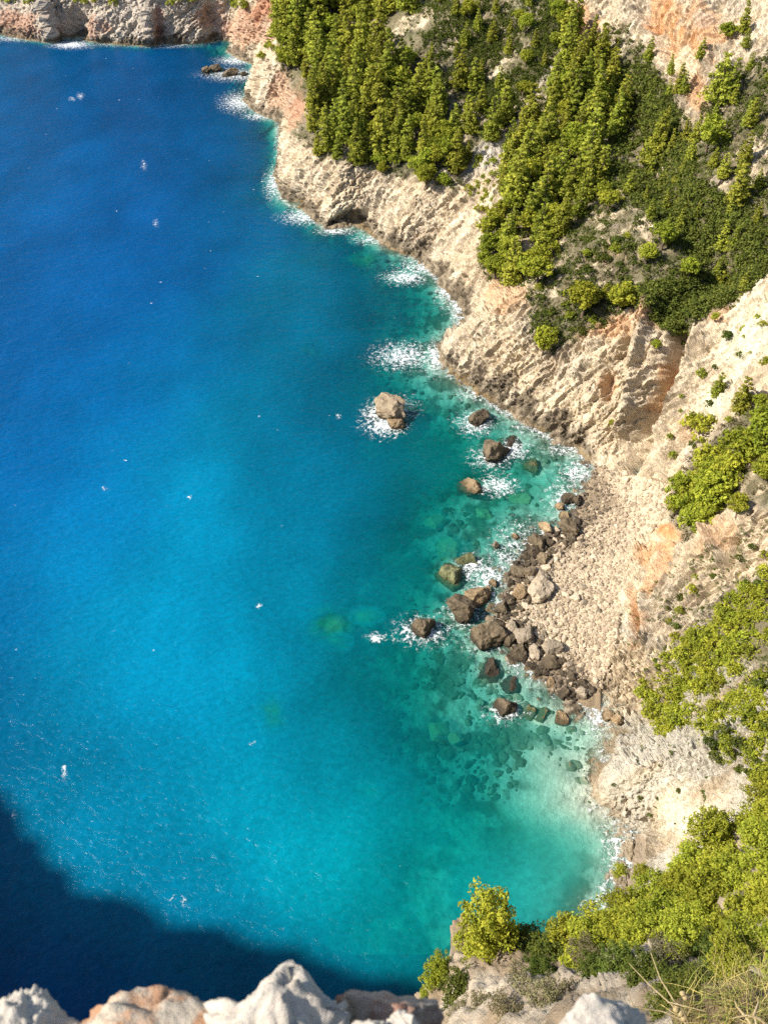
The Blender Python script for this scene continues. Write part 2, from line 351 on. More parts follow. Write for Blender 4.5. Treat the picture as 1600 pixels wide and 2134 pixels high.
def blobmask(px, py, P3, lst, nscale=5, warp=.55):
    nz = onsel(fbm, P3, nscale, 4, 61).reshape(px.shape); out = []
    for (x, y, rx, ry, ang, s) in lst:
        c, s_ = math.cos(R(ang)), math.sin(R(ang)); dx, dy = px-x, py-y
        r = np.sqrt(((dx*c+dy*s_)/rx)**2 + ((-dx*s_+dy*c)/ry)**2); out.append(s*sstep(1.25, .55, r + nz*warp))
    return np.max(out, axis=0)
shp = gpx.shape
n_big = onsel(fbm, flat, 14, 3, 71).reshape(shp); n_mid = onsel(fbm, strat, 4, 4, 81).reshape(shp); n_fine = onsel(fbm, flat, 1.6, 2, 91).reshape(shp)
col = np.empty(shp+(3,)); col[:] = (.43, .345, .245)
def over(c, f): 
    global col
    col = col*(1-f[..., None]) + np.array(c)*f[..., None]
over((.39, .325, .25), sstep(-.1, .5, n_big)*.8); over((.50, .42, .315), sstep(.1, .6, n_mid)*.8); over((.29, .225, .155), sstep(.1, .55, -n_mid)*.7)
over((.26, .22, .17), sstep(.15, .55, n_fine+.3*n_big)*.55)
far = (gpx < 480) & (gpy < 100)
over((.30, .26, .225), far*.75); 
RED = [(40,55,60,40,20,.6),(200,60,30,30,0,.5),(330,60,16,40,0,.7),(515,60,40,60,70,.6),(560,20,30,60,60,.9),(540,60,40,30,0,.5),(625,215,24,60,15,.75),(590,190,26,50,20,.5),(440,30,24,40,60,.45)]
over((.31, .15, .09), blobmask(gpx, gpy, flat, RED, 6))
ORANGE = [(1210,50,34,50,-40,.95),(1385,30,45,45,30,.95),(1430,110,60,50,45,.9),(1480,70,50,40,30,.8),(1450,180,30,70,-10,.8),(1060,620,45,40,0,.55),(1275,680,60,24,-15,.6),(1350,660,40,34,0,.55),(1385,780,18,80,22,.7),(1265,810,20,34,10,.5),
 (1385,1110,30,20,0,.95),(1370,1150,60,36,-38,.75),(1320,1290,26,60,0,.75),(1500,1120,50,24,-35,.5),(1440,890,22,26,0,.35),(1500,650,24,30,0,.6),(1270,530,40,30,0,.4),(1345,1215,50,24,-38,.6),(1570,650,24,40,0,.3)]
over((.44, .225, .10), blobmask(gpx, gpy, flat, ORANGE, 5)*(.65+.35*sstep(-.3, .3, n_mid)))
WHITE = [(1420,130,50,36,30,.7),(1370,560,44,22,-25,.9),(1560,700,60,110,20,.8),(1490,840,50,60,0,.8),(1395,1290,20,30,0,.0),(1300,1290,10,60,0,.9),(1430,1700,70,60,-30,.8),(1350,1640,100,60,20,.4),(1300,1500,18,30,-20,.8),(1130,640,30,40,0,.4),(1225,60,20,40,-30,.4)]
over((.55, .475, .36), blobmask(gpx, gpy, flat, WHITE, 5))
GREY = [(1010,310,50,30,-40,.8),(960,350,40,24,-45,.8),(1120,160,60,30,-40,.6),(1100,40,60,24,-10,.5),(1480,60,30,20,0,.4),(1500,1290,120,24,-42,.7),(1560,1500,80,30,-30,.6),(1440,1440,80,24,-40,.5)]
over((.34, .31, .275), blobmask(gpx, gpy, flat, GREY, 5))
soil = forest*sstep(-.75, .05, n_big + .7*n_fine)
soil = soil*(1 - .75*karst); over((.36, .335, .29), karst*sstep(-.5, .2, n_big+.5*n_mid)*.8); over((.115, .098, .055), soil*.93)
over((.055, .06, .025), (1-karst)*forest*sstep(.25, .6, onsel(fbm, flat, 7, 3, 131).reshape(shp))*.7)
over((.42, .335, .24), beach*1.0); over((.36, .27, .18), (beach & inpoly(gpx, gpy, [(1190,1465),(1255,1425),(1256,1500)]))*.9)
over((.42, .36, .30), inpoly(gpx, gpy, SWASH)*.9)
wetz = zz + 2.4*n_mid + 1.6*n_big
over((.085, .066, .045), (~beach)*np.where(gpx > 1232, sstep(1.1, .4, zz + 1.0*n_mid)*.4, sstep(3.9, 2.5, wetz)*(.62+.38*sstep(-.3, .3, n_fine)))); over((.17, .115, .05), (~beach)*sstep(.5, .2, np.abs(zz-.3))*sstep(-.1, .4, n_big)*.6)
over((.17, .125, .08), beach*sstep(.9, .4, zz + .5*n_mid)*.75)
# under water: sand, rock and weed
uw = zz < -.1
bn = onsel(fbm, flat, 6, 3, 141).reshape(shp); bn2 = onsel(fbm, flat, 2.2, 3, 151).reshape(shp)
bc = np.empty(shp+(3,)); bc[:] = (.36, .40, .32)
f = sstep(-.15, .35, bn + .5*bn2)[..., None]; bc = bc*(1-f) + np.array((.11, .14, .095))*f
sand = blobmask(gpx, gpy, flat, [(1230,1560,60,120,0,1),(1180,1700,110,130,0,.8),(1160,1500,60,40,30,.8),(1130,1040,50,60,-30,.6)], 8)[..., None]; bc = bc*(1-sand) + np.array((.62, .58, .46))*sand*(.95+.1*bn2[..., None]) 
col = np.where(uw[..., None], bc, col)
col = np.where(uw[..., None], col, np.clip(col*np.array([1.46, 1.47, 1.42]), 0, .72))
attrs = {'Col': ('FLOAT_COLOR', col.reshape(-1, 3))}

qz = np.minimum(np.minimum(zz[:-1, :-1], zz[1:, :-1]), np.minimum(zz[:-1, 1:], zz[1:, 1:])); qzmax = np.maximum(np.maximum(zz[:-1, :-1], zz[1:, :-1]), np.maximum(zz[:-1, 1:], zz[1:, 1:]))
qb = beach[:-1, :-1]; qpx = gpx[:-1, :-1]; qpy = gpy[:-1, :-1]
isbed = (qzmax < -.25) & (qz > -12.6) & m[:-1, :-1]
island = (qzmax >= -.25) & m[:-1, :-1] & m[1:, 1:] & m[:-1, 1:] & m[1:, :-1]
isfar = island & (qpx < 479) & (qpy < 105)
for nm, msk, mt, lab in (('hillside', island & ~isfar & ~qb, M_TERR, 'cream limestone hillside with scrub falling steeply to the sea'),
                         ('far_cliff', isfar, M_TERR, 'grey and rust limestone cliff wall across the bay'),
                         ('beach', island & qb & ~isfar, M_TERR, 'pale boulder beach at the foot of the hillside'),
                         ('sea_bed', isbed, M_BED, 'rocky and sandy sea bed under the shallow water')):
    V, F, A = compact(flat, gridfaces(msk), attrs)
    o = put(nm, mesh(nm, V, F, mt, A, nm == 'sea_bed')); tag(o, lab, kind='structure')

def ground(px, py):        # world point of the terrain sheet under a photo pixel
    i = np.clip((np.asarray(px)-gpx[0, 0])/STEP, 0, gpx.shape[1]-1.01); j = np.clip((np.asarray(py)-gpy[0, 0])/STEP, 0, gpx.shape[0]-1.01)
    return P[j.round().astype(int), i.round().astype(int)]

# ------------------------------------------------------------------ near bluff under the viewpoint
BT = [(860,2080,62),(950,1920,64),(1050,1990,60),(1150,2000,60),(1250,1960,59),(1400,1850,61),(1600,1720,63),(1900,1500,64),(1000,2134,50),(1200,2134,38),(1400,2134,25),(1600,2134,14),(1600,1950,38),
 (1450,2000,44),(1300,2050,46),(1900,2134,10),(1900,1900,33),(900,2134,57),(1100,2060,52),(1000,2400,30),(1400,2400,9),(1600,2300,8),(850,2134,60),(1980,1700,46)]
BPOLY = [(838,2105),(862,2075),(885,2050),(930,2000),(942,1960),(948,1925),(965,1918),(1000,1960),(1060,1985),(1120,1990),(1180,1985),(1260,1930),(1330,1872),(1420,1805),(1520,1735),(1620,1675),(1950,1480),(1950,2400),(800,2400),(820,2134)]
bpx, bpy_ = np.meshgrid(np.arange(790, 1951, 4.0), np.arange(1480, 2401, 4.0))
bt = np.clip(rbf(BT, bpx, bpy_)[..., 0], 6, 80)
bd = rays(bpx, bpy_); BP = bd*bt[..., None] + np.array([0, 0, H])
BN = vnormals(BP); bf = BP.reshape(-1, 3)
sc_t = np.clip(bt/60, .15, 1)
bdisp = (1.3*fbm(bf, 7, 3, 201) + .8*ridged(bf, 3, 3, 211)*.6 + .3*fbm(bf, .9, 3, 221)).reshape(bpx.shape)*sc_t
BP = BP + BN*bdisp[..., None]
bedge = polydist(bpx, bpy_, BPOLY + [BPOLY[0]]); bs = np.where(inpoly(bpx, bpy_, BPOLY), bedge, -bedge) + 7*fbm(bf, 4, 3, 231).reshape(bpx.shape)
inside = bs > 0
# the ground falls away behind the brow: continue the rim down and outwards
back = (bs <= 0) & (bs > -26)
drop = np.where(back, (-bs/4+.5), 0)
shr = np.array([1120., 2300.])
BPs = BP.copy()
q = np.stack([bpx, bpy_], -1); dirn = shr - q; dirn /= np.linalg.norm(dirn, axis=2)[..., None]
q2 = q + dirn*(np.maximum(-bs, 0)[..., None] + 7)
d2 = rays(q2[..., 0], q2[..., 1]); t2 = bt + 3 + drop*11
BPs[back] = (d2*t2[..., None] + np.array([0, 0, H]))[back]
bcol = np.empty(bpx.shape+(3,)); bcol[:] = (.48, .40, .30)
bn1 = fbm(bf, 6, 3, 241).reshape(bpx.shape); bn2 = fbm(bf, 1.6, 3, 251).reshape(bpx.shape)
f = sstep(-.45, .2, bn1+.5*bn2)[..., None]*.85; bcol = bcol*(1-f) + np.array((.26, .19, .12))*f
f = (sstep(0, .5, bn2)*sstep(1250, 1400, bpx)*.8)[..., None]; bcol = bcol*(1-f) + np.array((.11, .10, .05))*f
mk = inside | back; mq = mk[:-1, :-1] & mk[1:, :-1] & mk[:-1, 1:] & mk[1:, 1:]
V, F, A = compact(BPs.reshape(-1, 3), gridfaces(mq), {'Col': ('FLOAT_COLOR', bcol.reshape(-1, 3))})
tag(put('bluff', mesh('bluff', V, F, M_BLUFF, A)), 'steep rocky bluff covered in bushes below the viewpoint', kind='structure')
def bluff_ground(px, py):
    i = np.clip((np.asarray(px)-bpx[0, 0])/4, 0, bpx.shape[1]-1).round().astype(int); j = np.clip((np.asarray(py)-bpy_[0, 0])/4, 0, bpx.shape[0]-1).round().astype(int)
    return BP[j, i]

# ------------------------------------------------------------------ the viewpoint's own cliff, curving out to the left
RIM = [(70,-40,84),(34,-16,94),(16,-4,101),(7,-.4,105.6),(4,.7,106.6),(2.5,.9,106.9),(-2.5,.9,106.9),(-8,.6,106.5),(-30,.5,106),(-60,1,105),(-92,8,104),(-106,15,102),(-115,20,100),(-126,22,99.5),(-138,25,98),(-151,30,96.5),(-157,38,93.5),(-166,50,90),(-176,66,86),(-190,95,82),(-220,150,60),(-255,205,25),(-275,235,2)]
BASE = [(74,4,-4),(52,6,-4),(36,9,-4),(20,10,-4),(12,9,-4),(8,9,-4),(0,9,-4),(-8,10,-4),(-26,13,-4),(-52,18,-4),(-82,26,-4),(-93,31,-4),(-102,36,-4),(-114,41,-4),(-130,44,-4),(-146,48,-4),(-151,55,-4),(-160,66,-4),(-170,82,-4),(-184,108,-4),(-212,160,-4),(-248,214,-4),(-266,242,-4)]
def dens(a, k):
    a = np.array(a, float); t = np.linspace(0, len(a)-1, k); i = np.minimum(t.astype(int), len(a)-2); f = (t-i)[:, None]; return a[i]*(1-f)+a[i+1]*f
assert len(RIM) == len(BASE), (len(RIM), len(BASE))
rim = dens(RIM, 460); bas = dens(BASE, 460); rows = []
for s in (260, 120, 50, 20, 8, 5, 3, 2, 1.2, .5): rows.append(rim + np.array([-.35*s, -s, .05*s]))
for s in np.linspace(0, 1, 90)**1.5: rows.append(rim*(1-s) + bas*s + np.array([0, 0, 0])*s)
CPp = np.array(rows); cn = vnormals(CPp); cf = CPp.reshape(-1, 3)
nearcam = sstep(10, 45, np.linalg.norm(CPp[..., :2], axis=2))
cd = (2.2*fbm(cf, 18, 4, 301) + 1.0*ridged(cf, 7, 3, 311)).reshape(CPp.shape[:2])*nearcam; CPp = CPp + cn*(cd + (.10*fbm(cf, .8, 3, 331) + .16*facets(cf, .7, 9, .9) + .3*facets(cf, 2.6, 10, .9)*sstep(106.6, 104.5, cf[:, 2])).reshape(cd.shape) - .12*(1-nearcam))[..., None]
cc = np.empty(CPp.shape); cc[:] = (.5, .43, .34); f = sstep(-.2, .5, fbm(cf, 8, 3, 321)).reshape(cc.shape[:2])[..., None]*.7; cc = cc*(1-f)+np.array((.27, .22, .13))*f
V, F, A = compact(CPp.reshape(-1, 3), gridfaces(np.ones((CPp.shape[0]-1, CPp.shape[1]-1), bool)), {'Col': ('FLOAT_COLOR', cc.reshape(-1, 3))})
tag(put('viewpoint_cliff', mesh('viewpoint_cliff', V, F, M_BLUFF, A, False)), 'high limestone cliff with the viewpoint ledge on its rim', kind='structure')

# ------------------------------------------------------------------ rocks in and by the water (lists first: the foam follows them)
# (px, py, width px, height px, z of centre as share of its half height, kind, label)
SEAROCK = [
 (808,860,62,46,.25,'t','large pale brown split rock standing alone in deep blue water'),
 (828,884,34,30,.1,'r','small ochre rock leaning on the large split rock in the sea'),
 (998,872,36,28,.2,'d','dark rounded rock in white foam off the wave cut ledge'),
 (1027,946,56,38,.2,'d','brown flat topped rock with foam beside a half sunk stone'),
 (1064,919,34,26,-.55,'d','half sunk stone in swirling foam next to a brown flat topped rock'),
 (984,1012,46,30,-.3,'r','low reddish rock awash with a foam streak behind it'),
 (941,1193,58,46,-.35,'g','large weedy green rock barely awash in the turquoise shallows'),
 (972,1166,40,26,-.3,'g','smaller weedy rock awash behind the large weedy green rock'),
 (881,1308,46,36,.2,'d','outlying brown rock circled by a ring of foam'),
 (962,1276,58,48,.3,'d','rounded brown rock with flat top off the dark boulders'),
 (1011,1329,66,48,.3,'d','biggest smooth brown rock touching the dark boulder heap'),
 (993,1246,52,34,.1,'r','long ridged reddish rock lying aslant in the foam'),
 (1022,1396,46,44,-.5,'d','round dark rock just under the surface off the boulder heap'),
 (1070,1424,40,32,-.6,'d','sunken dark rock in the small inlet below the boulder heap'),
 (1054,1476,48,32,.1,'d','foam rimmed brown rock near the sandy corner of the beach'),
 (1104,1480,34,24,-.7,'g','sunken flat rock between the foam rimmed rock and the sand'),
 (1130,1488,40,30,-.85,'g','broad sunken rock on pale sand near the beach corner'),
 (1171,1496,30,28,-.4,'r','round reddish brown rock alone on the pale sandy shallows'),
 (430,150,18,15,.3,'d','left knob of the dark skerry off the red headland'),
 (452,147,22,18,.4,'d','highest knob of the dark skerry off the red headland'),
 (480,156,34,11,.1,'d','low tail of the dark skerry off the red headland'),
 (508,156,20,8,-.1,'d','last low stone between the dark skerry and the headland'),
 (1108,966,28,26,-.75,'g','sunken weedy rock below the wave cut ledge'),
 (1138,1103,24,26,.4,'r','tall ochre boulder at the water edge of the boulder beach'),
 (1120,1132,36,34,.3,'d','big dark wet boulder with a notch at the waterline'),
 (1116,1152,30,22,.2,'d','dark boulder wedged under the notched wet boulder'),
 (1132,1164,30,26,.3,'d','dark wedge shaped boulder below the notched wet boulder'),
 (1184,1110,40,32,.4,'d','dark angular boulder beside the pale stones of the beach'),
 (1181,1041,28,18,.2,'d','flat dark boulder in foam at the top corner of the beach'),
 (1202,1044,22,20,.3,'d','squat black boulder next to a flat dark boulder in foam'),
 (1168,1058,20,15,.1,'r','small ochre boulder awash near the top of the beach'),
 (1176,1077,20,16,.1,'r','lower small ochre boulder awash near the top of the beach'),
 (1074,1118,16,10,.0,'r','tiny orange rock poking out of the foam'),
 (1034,1137,16,12,.1,'p','tiny pinkish white rock poking out of green water'),
 (1028,1215,18,14,.1,'r','small tan rock in the foam channel'),
 (1017,1230,14,16,.1,'r','small upright tan rock between foam and the ridged rock'),
 (1075,1198,32,26,.3,'d','brown block at the edge of the foam channel'),
 (1104,1197,34,24,.3,'d','dark flat block among the wet boulders'),
 (1127,1204,24,22,.5,'p','pale round boulder behind the largest pale boulder'),
 (1079,1237,32,26,.3,'r','tilted tan slab left of the largest pale boulder'),
 (1121,1234,46,44,.55,'w','largest pale boulder on the beach casting a clear shadow'),
 (1046,1271,30,28,.3,'d','dark boulder near the outer corner of the heap'),
 (1040,1308,30,28,.3,'d','dark pointed boulder beside the biggest smooth brown rock'),
 (1066,1310,26,24,.3,'p','grey boulder with a flat lit face in the dark heap'),
 (1095,1326,36,38,.4,'p','large grey domed boulder inside the dark heap'),
 (1060,1334,34,28,.2,'d','rough dark boulder above the small inlet'),
 (1147,1352,38,28,.4,'p','broad grey slab boulder at the top of the dark heap'),
 (1117,1362,26,24,.4,'p','grey wedge boulder at the bottom of the dark heap'),
 (1080,1364,40,30,.2,'d','wide low boulder at the head of the small inlet'),
 (1150,1385,36,24,.3,'d','dark boulder facing the sandy corner'),
 (1146,1424,18,20,.3,'r','ochre boulder at the inlet side of the sand'),
 (1175,1446,26,24,.3,'d','brown boulder at the edge of the wet sand'),
 (1212,1444,26,20,.4,'p','half buried grey boulder at the top of the wet sand'),
 (1228,1446,14,12,.4,'p','small grey stone next to the half buried boulder on wet sand'),
 (1264,1495,24,20,.4,'r','brown boulder where the sand meets the pale cliff'),
 (1285,1500,22,20,.4,'r','second brown boulder tucked against the pale cliff foot'),
]
SUBROCK = [(692,1300,72,52,1.0,'pale green sunken boulder seen deep in the blue water'),(712,1338,34,24,1.8,'small sunken boulder beside the pale green one'),(768,1283,44,24,1.6,'flat sunken rock right of the pale green boulder'),
 (570,1487,44,50,1.6,'lone sunken boulder with a dark shadow in bright blue water'),(935,1140,56,24,.6,'long weedy sunken rock in green shallows'),(770,1645,44,36,2.2,'faint sunken rock in the turquoise water'),
 (918,1518,44,26,1.2,'olive sunken rock off the sandy corner'),(950,1536,20,20,1.0,'small olive sunken rock next to a larger one'),(660,545,70,30,2.2,'pale sunken shelf off the white cliff'),(765,540,50,20,1.3,'brown sunken shelf close under the white cliff'),
 (905,1080,36,26,1.0,'mossy sunken rock in the middle of the green water'),(1155,1620,16,10,.7,'little sunken rock on the pale sand'),(1190,1575,44,30,.9,'dark weedy patch rock on the pale sand'),(655,725,44,36,2.6,'faint sunken rock in deep teal water'),(770,940,34,26,2.0,'faint round sunken rock below the split rock'),(1010,1065,30,24,.8,'sunken rock near the reddish awash rock'),(1080,1030,40,30,.6,'sunken weedy slab in clear green shallows')]

# ------------------------------------------------------------------ the sea
ex = np.concatenate([[-9000,-5000,-3000,-2000,-1400,-1000,-800,-600,-450,-350,-260,-180,-120,-70,-30], np.arange(0, 1380, 4.0), [1400,1450,1500,1600,1800,2200,3000,5000,9000]])
ey = np.concatenate([[-590,-575,-550,-520,-480,-430,-380,-320,-260,-200,-150,-110,-80,-50,-24], np.arange(0, 2136, 4.0), [2160,2200,2260,2340,2450,2600,2800,3000]])
wx, wy = np.meshgrid(ex, ey); WP = at_z(wx, wy); WP[..., 2] = 0
D = sdist(WP[..., 0], WP[..., 1]); wf = WP.reshape(-1, 3)
bedw = np.clip(rbf(BED, np.clip(wx, -200, 1500), np.clip(wy, 0, 2100))[..., 0], .07, 1.0)
depth = np.maximum(-D*bedw, 0.02)
depth = depth*(1 + .5*fbm(wf, 14, 2, 401).reshape(wx.shape)) 
for (x, y, wd, hg, top, lab) in SUBROCK:
    r = np.sqrt(((wx-x)/(wd*.5))**2 + ((wy-y)/(hg*.5))**2); depth = np.where(r < 1.25, np.minimum(depth, top+.6 + np.maximum(depth-top-.6, 0)*sstep(.5, 1.25, r)), depth)
for (x, y, wd, hg, zc, kd, lab) in SEAROCK:
    r = np.sqrt(((wx-x)/(wd*.6))**2 + ((wy-y)/(hg*.6))**2); depth = np.where(r < 1.8, np.minimum(depth, .35 + np.maximum(depth-.35, 0)*sstep(.7, 1.8, r)), depth)
depth = np.clip(depth, .02, 14)
opac = 1 - np.exp(-.27*depth - .03); opac = np.where(D > 2, 0, opac)
milk = np.maximum(.62*np.exp(-(((wx-1215)/75)**2+((wy-1660)/150)**2)), .9*np.exp(-(((wx-1060)/200)**2+((wy-1850)/140)**2))); opac = np.maximum(opac, np.where(D > .5, 0, milk)*sstep(.1, .9, depth))
# colour of the water body itself (deep blue, milky turquoise where sediment hangs in it)
WC = [(0,100,6,72,142),(300,150,4,66,140),(450,100,4,62,124),(550,320,4,72,135),(100,400,0,78,160),(300,500,0,74,158),(500,450,0,80,152),(550,650,0,84,144),(200,700,0,80,165),(100,1000,0,92,180),(300,950,0,98,174),(450,800,0,92,160),(600,850,0,100,148),
 (700,600,0,98,132),(750,800,0,104,132),(480,1100,0,140,196),(300,1150,0,108,184),(100,1200,0,104,184),(620,1180,0,122,162),(480,1400,0,158,204),(300,1400,0,132,192),(40,1400,0,92,164),(700,1250,0,122,146),(620,1500,0,124,154),(230,1600,0,96,152),(450,1700,0,150,188),(700,1750,0,156,184),
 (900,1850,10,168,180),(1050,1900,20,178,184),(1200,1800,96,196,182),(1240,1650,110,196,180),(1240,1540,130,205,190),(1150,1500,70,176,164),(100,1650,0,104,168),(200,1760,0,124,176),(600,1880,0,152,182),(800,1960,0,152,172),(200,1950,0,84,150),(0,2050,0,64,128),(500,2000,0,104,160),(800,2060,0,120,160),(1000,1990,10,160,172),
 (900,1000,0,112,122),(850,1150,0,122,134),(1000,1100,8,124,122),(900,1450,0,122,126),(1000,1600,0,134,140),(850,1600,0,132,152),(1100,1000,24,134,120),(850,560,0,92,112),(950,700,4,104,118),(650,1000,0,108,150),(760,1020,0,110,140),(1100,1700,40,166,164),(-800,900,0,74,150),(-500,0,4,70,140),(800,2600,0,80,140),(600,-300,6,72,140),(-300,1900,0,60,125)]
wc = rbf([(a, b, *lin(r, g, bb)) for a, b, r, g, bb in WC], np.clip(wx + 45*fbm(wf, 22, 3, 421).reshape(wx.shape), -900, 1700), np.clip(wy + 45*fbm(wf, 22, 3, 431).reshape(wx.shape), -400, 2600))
for (x, y, wd, hg, top, lab) in SUBROCK:          # water over a sunken rock shows green
    if x > 1000: continue
    g_ = (np.exp(-(((wx-x+4)/(wd*.62))**2 + ((wy-y)/(hg*.62))**2)**1.5)*(.75 if top < 1.5 else .5 if top < 2 else .2)*(1+1.1*fbm(wf, 2.2, 4, 461).reshape(wx.shape)))[..., None]; g_ = np.clip(g_, 0, 1)
    wc = wc*(1-g_) + lin(22, 142, 134)*g_; opac = np.where(g_[..., 0] > .02, np.maximum(opac, .55 if top < 1.5 else .88), opac)
plume = fbm(wf*np.array([1, .45, 1]), 15, 3, 441).reshape(wx.shape)
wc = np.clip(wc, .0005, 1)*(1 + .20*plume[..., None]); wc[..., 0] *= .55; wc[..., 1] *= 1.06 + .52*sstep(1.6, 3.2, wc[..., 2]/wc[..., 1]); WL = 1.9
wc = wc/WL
# foam
foam = .62*np.exp(-np.abs(D+.3)/1.0)*sstep(-.55, .45, fbm(wf, 7, 3, 451).reshape(wx.shape))
foam = np.where((wy < 560) & (wx < 700), foam*.8, foam)
FO = [(840,742,52,24,.78),(905,745,18,30,.8),(845,578,38,13,.85),(885,556,46,16,.75),(930,600,20,34,.8),(955,645,16,30,.85),(800,885,36,20,.9),(778,862,22,22,.7),(840,850,30,22,.5),(990,882,34,22,.75),(1020,955,36,22,.65),(1070,938,28,18,.8),(1036,1012,34,18,.85),(1175,1040,34,36,.6),
 (1205,985,36,26,.7),(1085,1130,52,42,.5),(1060,1165,40,30,.55),(990,1185,30,24,.75),(1022,1200,28,22,.85),(1000,1232,24,16,.75),(882,1315,46,26,.75),(905,1318,18,20,.7),(962,1282,40,30,.5),(1005,1335,42,30,.45),(785,1328,17,8,.9),(1052,1482,36,22,.6),(1100,1385,40,24,.5),(1130,1410,34,20,.45),
 (1246,1500,28,24,.75),(1225,1478,24,12,.6),(1290,1762,34,60,.62),(1282,1840,26,50,.6),(1250,1890,30,30,.55),(500,214,34,18,.75),(545,242,34,8,.7),(490,156,56,11,.75),(492,126,34,8,.8),(148,93,36,7,.95),(40,80,60,6,.6),(330,94,70,5,.55),(230,93,60,4,.4),(572,384,18,30,.7),(580,300,8,50,.4),(632,452,40,14,.75),(700,482,36,7,.75),(770,500,34,10,.55),
 (705,866,5,5,.75),(540,1262,5,5,.7),(168,200,6,5,.7),(150,206,7,3,.6),(220,1018,6,3,.6),(395,1036,5,3,.6),(30,1700,5,7,.6),(135,1610,5,14,.55),(385,1880,6,14,.5),(1000,820,40,14,.55),(1110,890,46,16,.5),(1190,938,50,14,.6),(300,345,6,10,.4),(325,465,5,8,.5)]
for (x, y, rx, ry, s) in FO:
    r2 = ((wx-x)/rx)**2 + ((wy-y)/ry)**2; foam = np.maximum(foam, .86*s*np.exp(-r2*.75))
k = NT('sea_water'); pos = k.n('ShaderNodeNewGeometry').outputs['Position']
mp = k.n('ShaderNodeMapping', i_Rotation=(0, 0, R(-38)), i_Scale=(1.0, 1.5, 1.0)); k.t.links.new(pos, mp.inputs['Vector'])
w1 = k.noise(.22, 3, .55, mp.outputs[0], .6); w2 = k.noise(.9, 5, .62, mp.outputs[0], .5); w3 = k.noise(.05, 3, .5, pos)
hgt = k.math('ADD', k.math('MULTIPLY', w1, 1.6), k.math('MULTIPLY', w2, .75))
nb = k.bump(hgt, .45, 1.0); nbd = k.bump(hgt, .17, 1.0)
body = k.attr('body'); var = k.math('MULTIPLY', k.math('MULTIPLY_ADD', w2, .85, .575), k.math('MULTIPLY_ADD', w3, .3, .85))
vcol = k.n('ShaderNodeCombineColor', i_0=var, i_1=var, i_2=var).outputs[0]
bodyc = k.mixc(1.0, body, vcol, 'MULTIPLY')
df = k.n('ShaderNodeBsdfDiffuse', i_Color=bodyc, i_Normal=nbd)
tint = k.attr('clear'); tr = k.n('ShaderNodeBsdfTransparent', i_Color=tint)
mx = k.n('ShaderNodeMixShader', i_0=k.attr('opac', 'Fac'), i_1=tr.outputs[0], i_2=df.outputs[0])
gl = k.n('ShaderNodeBsdfGlossy', i_Roughness=.16, i_Normal=nb, i_Color=(.9, .9, .9, 1))
fr = k.n('ShaderNodeFresnel', i_IOR=1.33, i_Normal=nb)
mg = k.n('ShaderNodeMixShader', i_0=k.math('MULTIPLY', fr.outputs[0], .28), i_1=mx.outputs[0], i_2=gl.outputs[0])
wv = k.n('ShaderNodeTexNoise', i_Scale=.9, i_Detail=3.0); k.t.links.new(pos, wv.inputs['Vector'])
vm = k.n('ShaderNodeVectorMath', operation='MULTIPLY_ADD', i_1=(1.6, 1.6, 0)); k.t.links.new(wv.outputs['Color'], vm.inputs[0]); k.t.links.new(pos, vm.inputs[2])
vo = k.n('ShaderNodeTexVoronoi', feature='DISTANCE_TO_EDGE', i_Scale=1.1); k.t.links.new(vm.outputs[0], vo.inputs['Vector'])
vo2 = k.n('ShaderNodeTexVoronoi', feature='DISTANCE_TO_EDGE', i_Scale=3.0); k.t.links.new(vm.outputs[0], vo2.inputs['Vector'])
web = k.math('MAXIMUM', k.ramp(vo.outputs[0], .16, .0), k.math('MULTIPLY', k.ramp(vo2.outputs[0], .22, .0), .8))
fn = k.noise(1.0, 7, .75, pos)
lvl = k.math('ADD', k.attr('foam', 'Fac'), k.math('ADD', k.math('MULTIPLY_ADD', fn, 2.9, -1.5), k.math('MULTIPLY_ADD', web, .75, -.42)))
fm = k.math('MULTIPLY', k.ramp(lvl, .30, .95), k.ramp(k.attr('foam', 'Fac'), .03, .16))
sp = k.n('ShaderNodeTexVoronoi', feature='F1', i_Scale=.28); k.t.links.new(vm.outputs[0], sp.inputs['Vector'])
sr = k.n('ShaderNodeSeparateColor'); k.t.links.new(sp.outputs['Color'], sr.inputs[0])
rare = k.math('GREATER_THAN', k.math('ADD', sr.outputs[0], k.math('MULTIPLY', w3, .3)), .98)
fm2 = k.math('MULTIPLY', k.math('MULTIPLY', rare, k.ramp(sp.outputs['Distance'], .11, .03)), k.ramp(w2, .5, .62))
fw = k.math('MAXIMUM', fm, k.math('MULTIPLY', fm2, .8))
wh = k.n('ShaderNodeBsdfDiffuse', i_Color=(.72, .75, .75, 1), i_Normal=k.bump(fn, .5, .5))
ms = k.n('ShaderNodeMixShader', i_0=fw, i_1=mg.outputs[0], i_2=wh.outputs[0])
M_SEA = k.done(ms.outputs[0])
clear = np.exp(-depth[..., None]*np.array((.75, .055, .070)))
qD = D[:-1, :-1]; mskw = (qD < 6) | (wx[:-1, :-1] < -100)
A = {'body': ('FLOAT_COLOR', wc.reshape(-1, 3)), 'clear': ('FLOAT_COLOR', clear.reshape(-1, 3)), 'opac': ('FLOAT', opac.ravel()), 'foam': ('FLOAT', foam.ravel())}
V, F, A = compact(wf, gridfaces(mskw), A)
tag(put('sea', mesh('sea', V, F, M_SEA, A)), 'clear blue sea turning turquoise over the shallows', kind='structure')

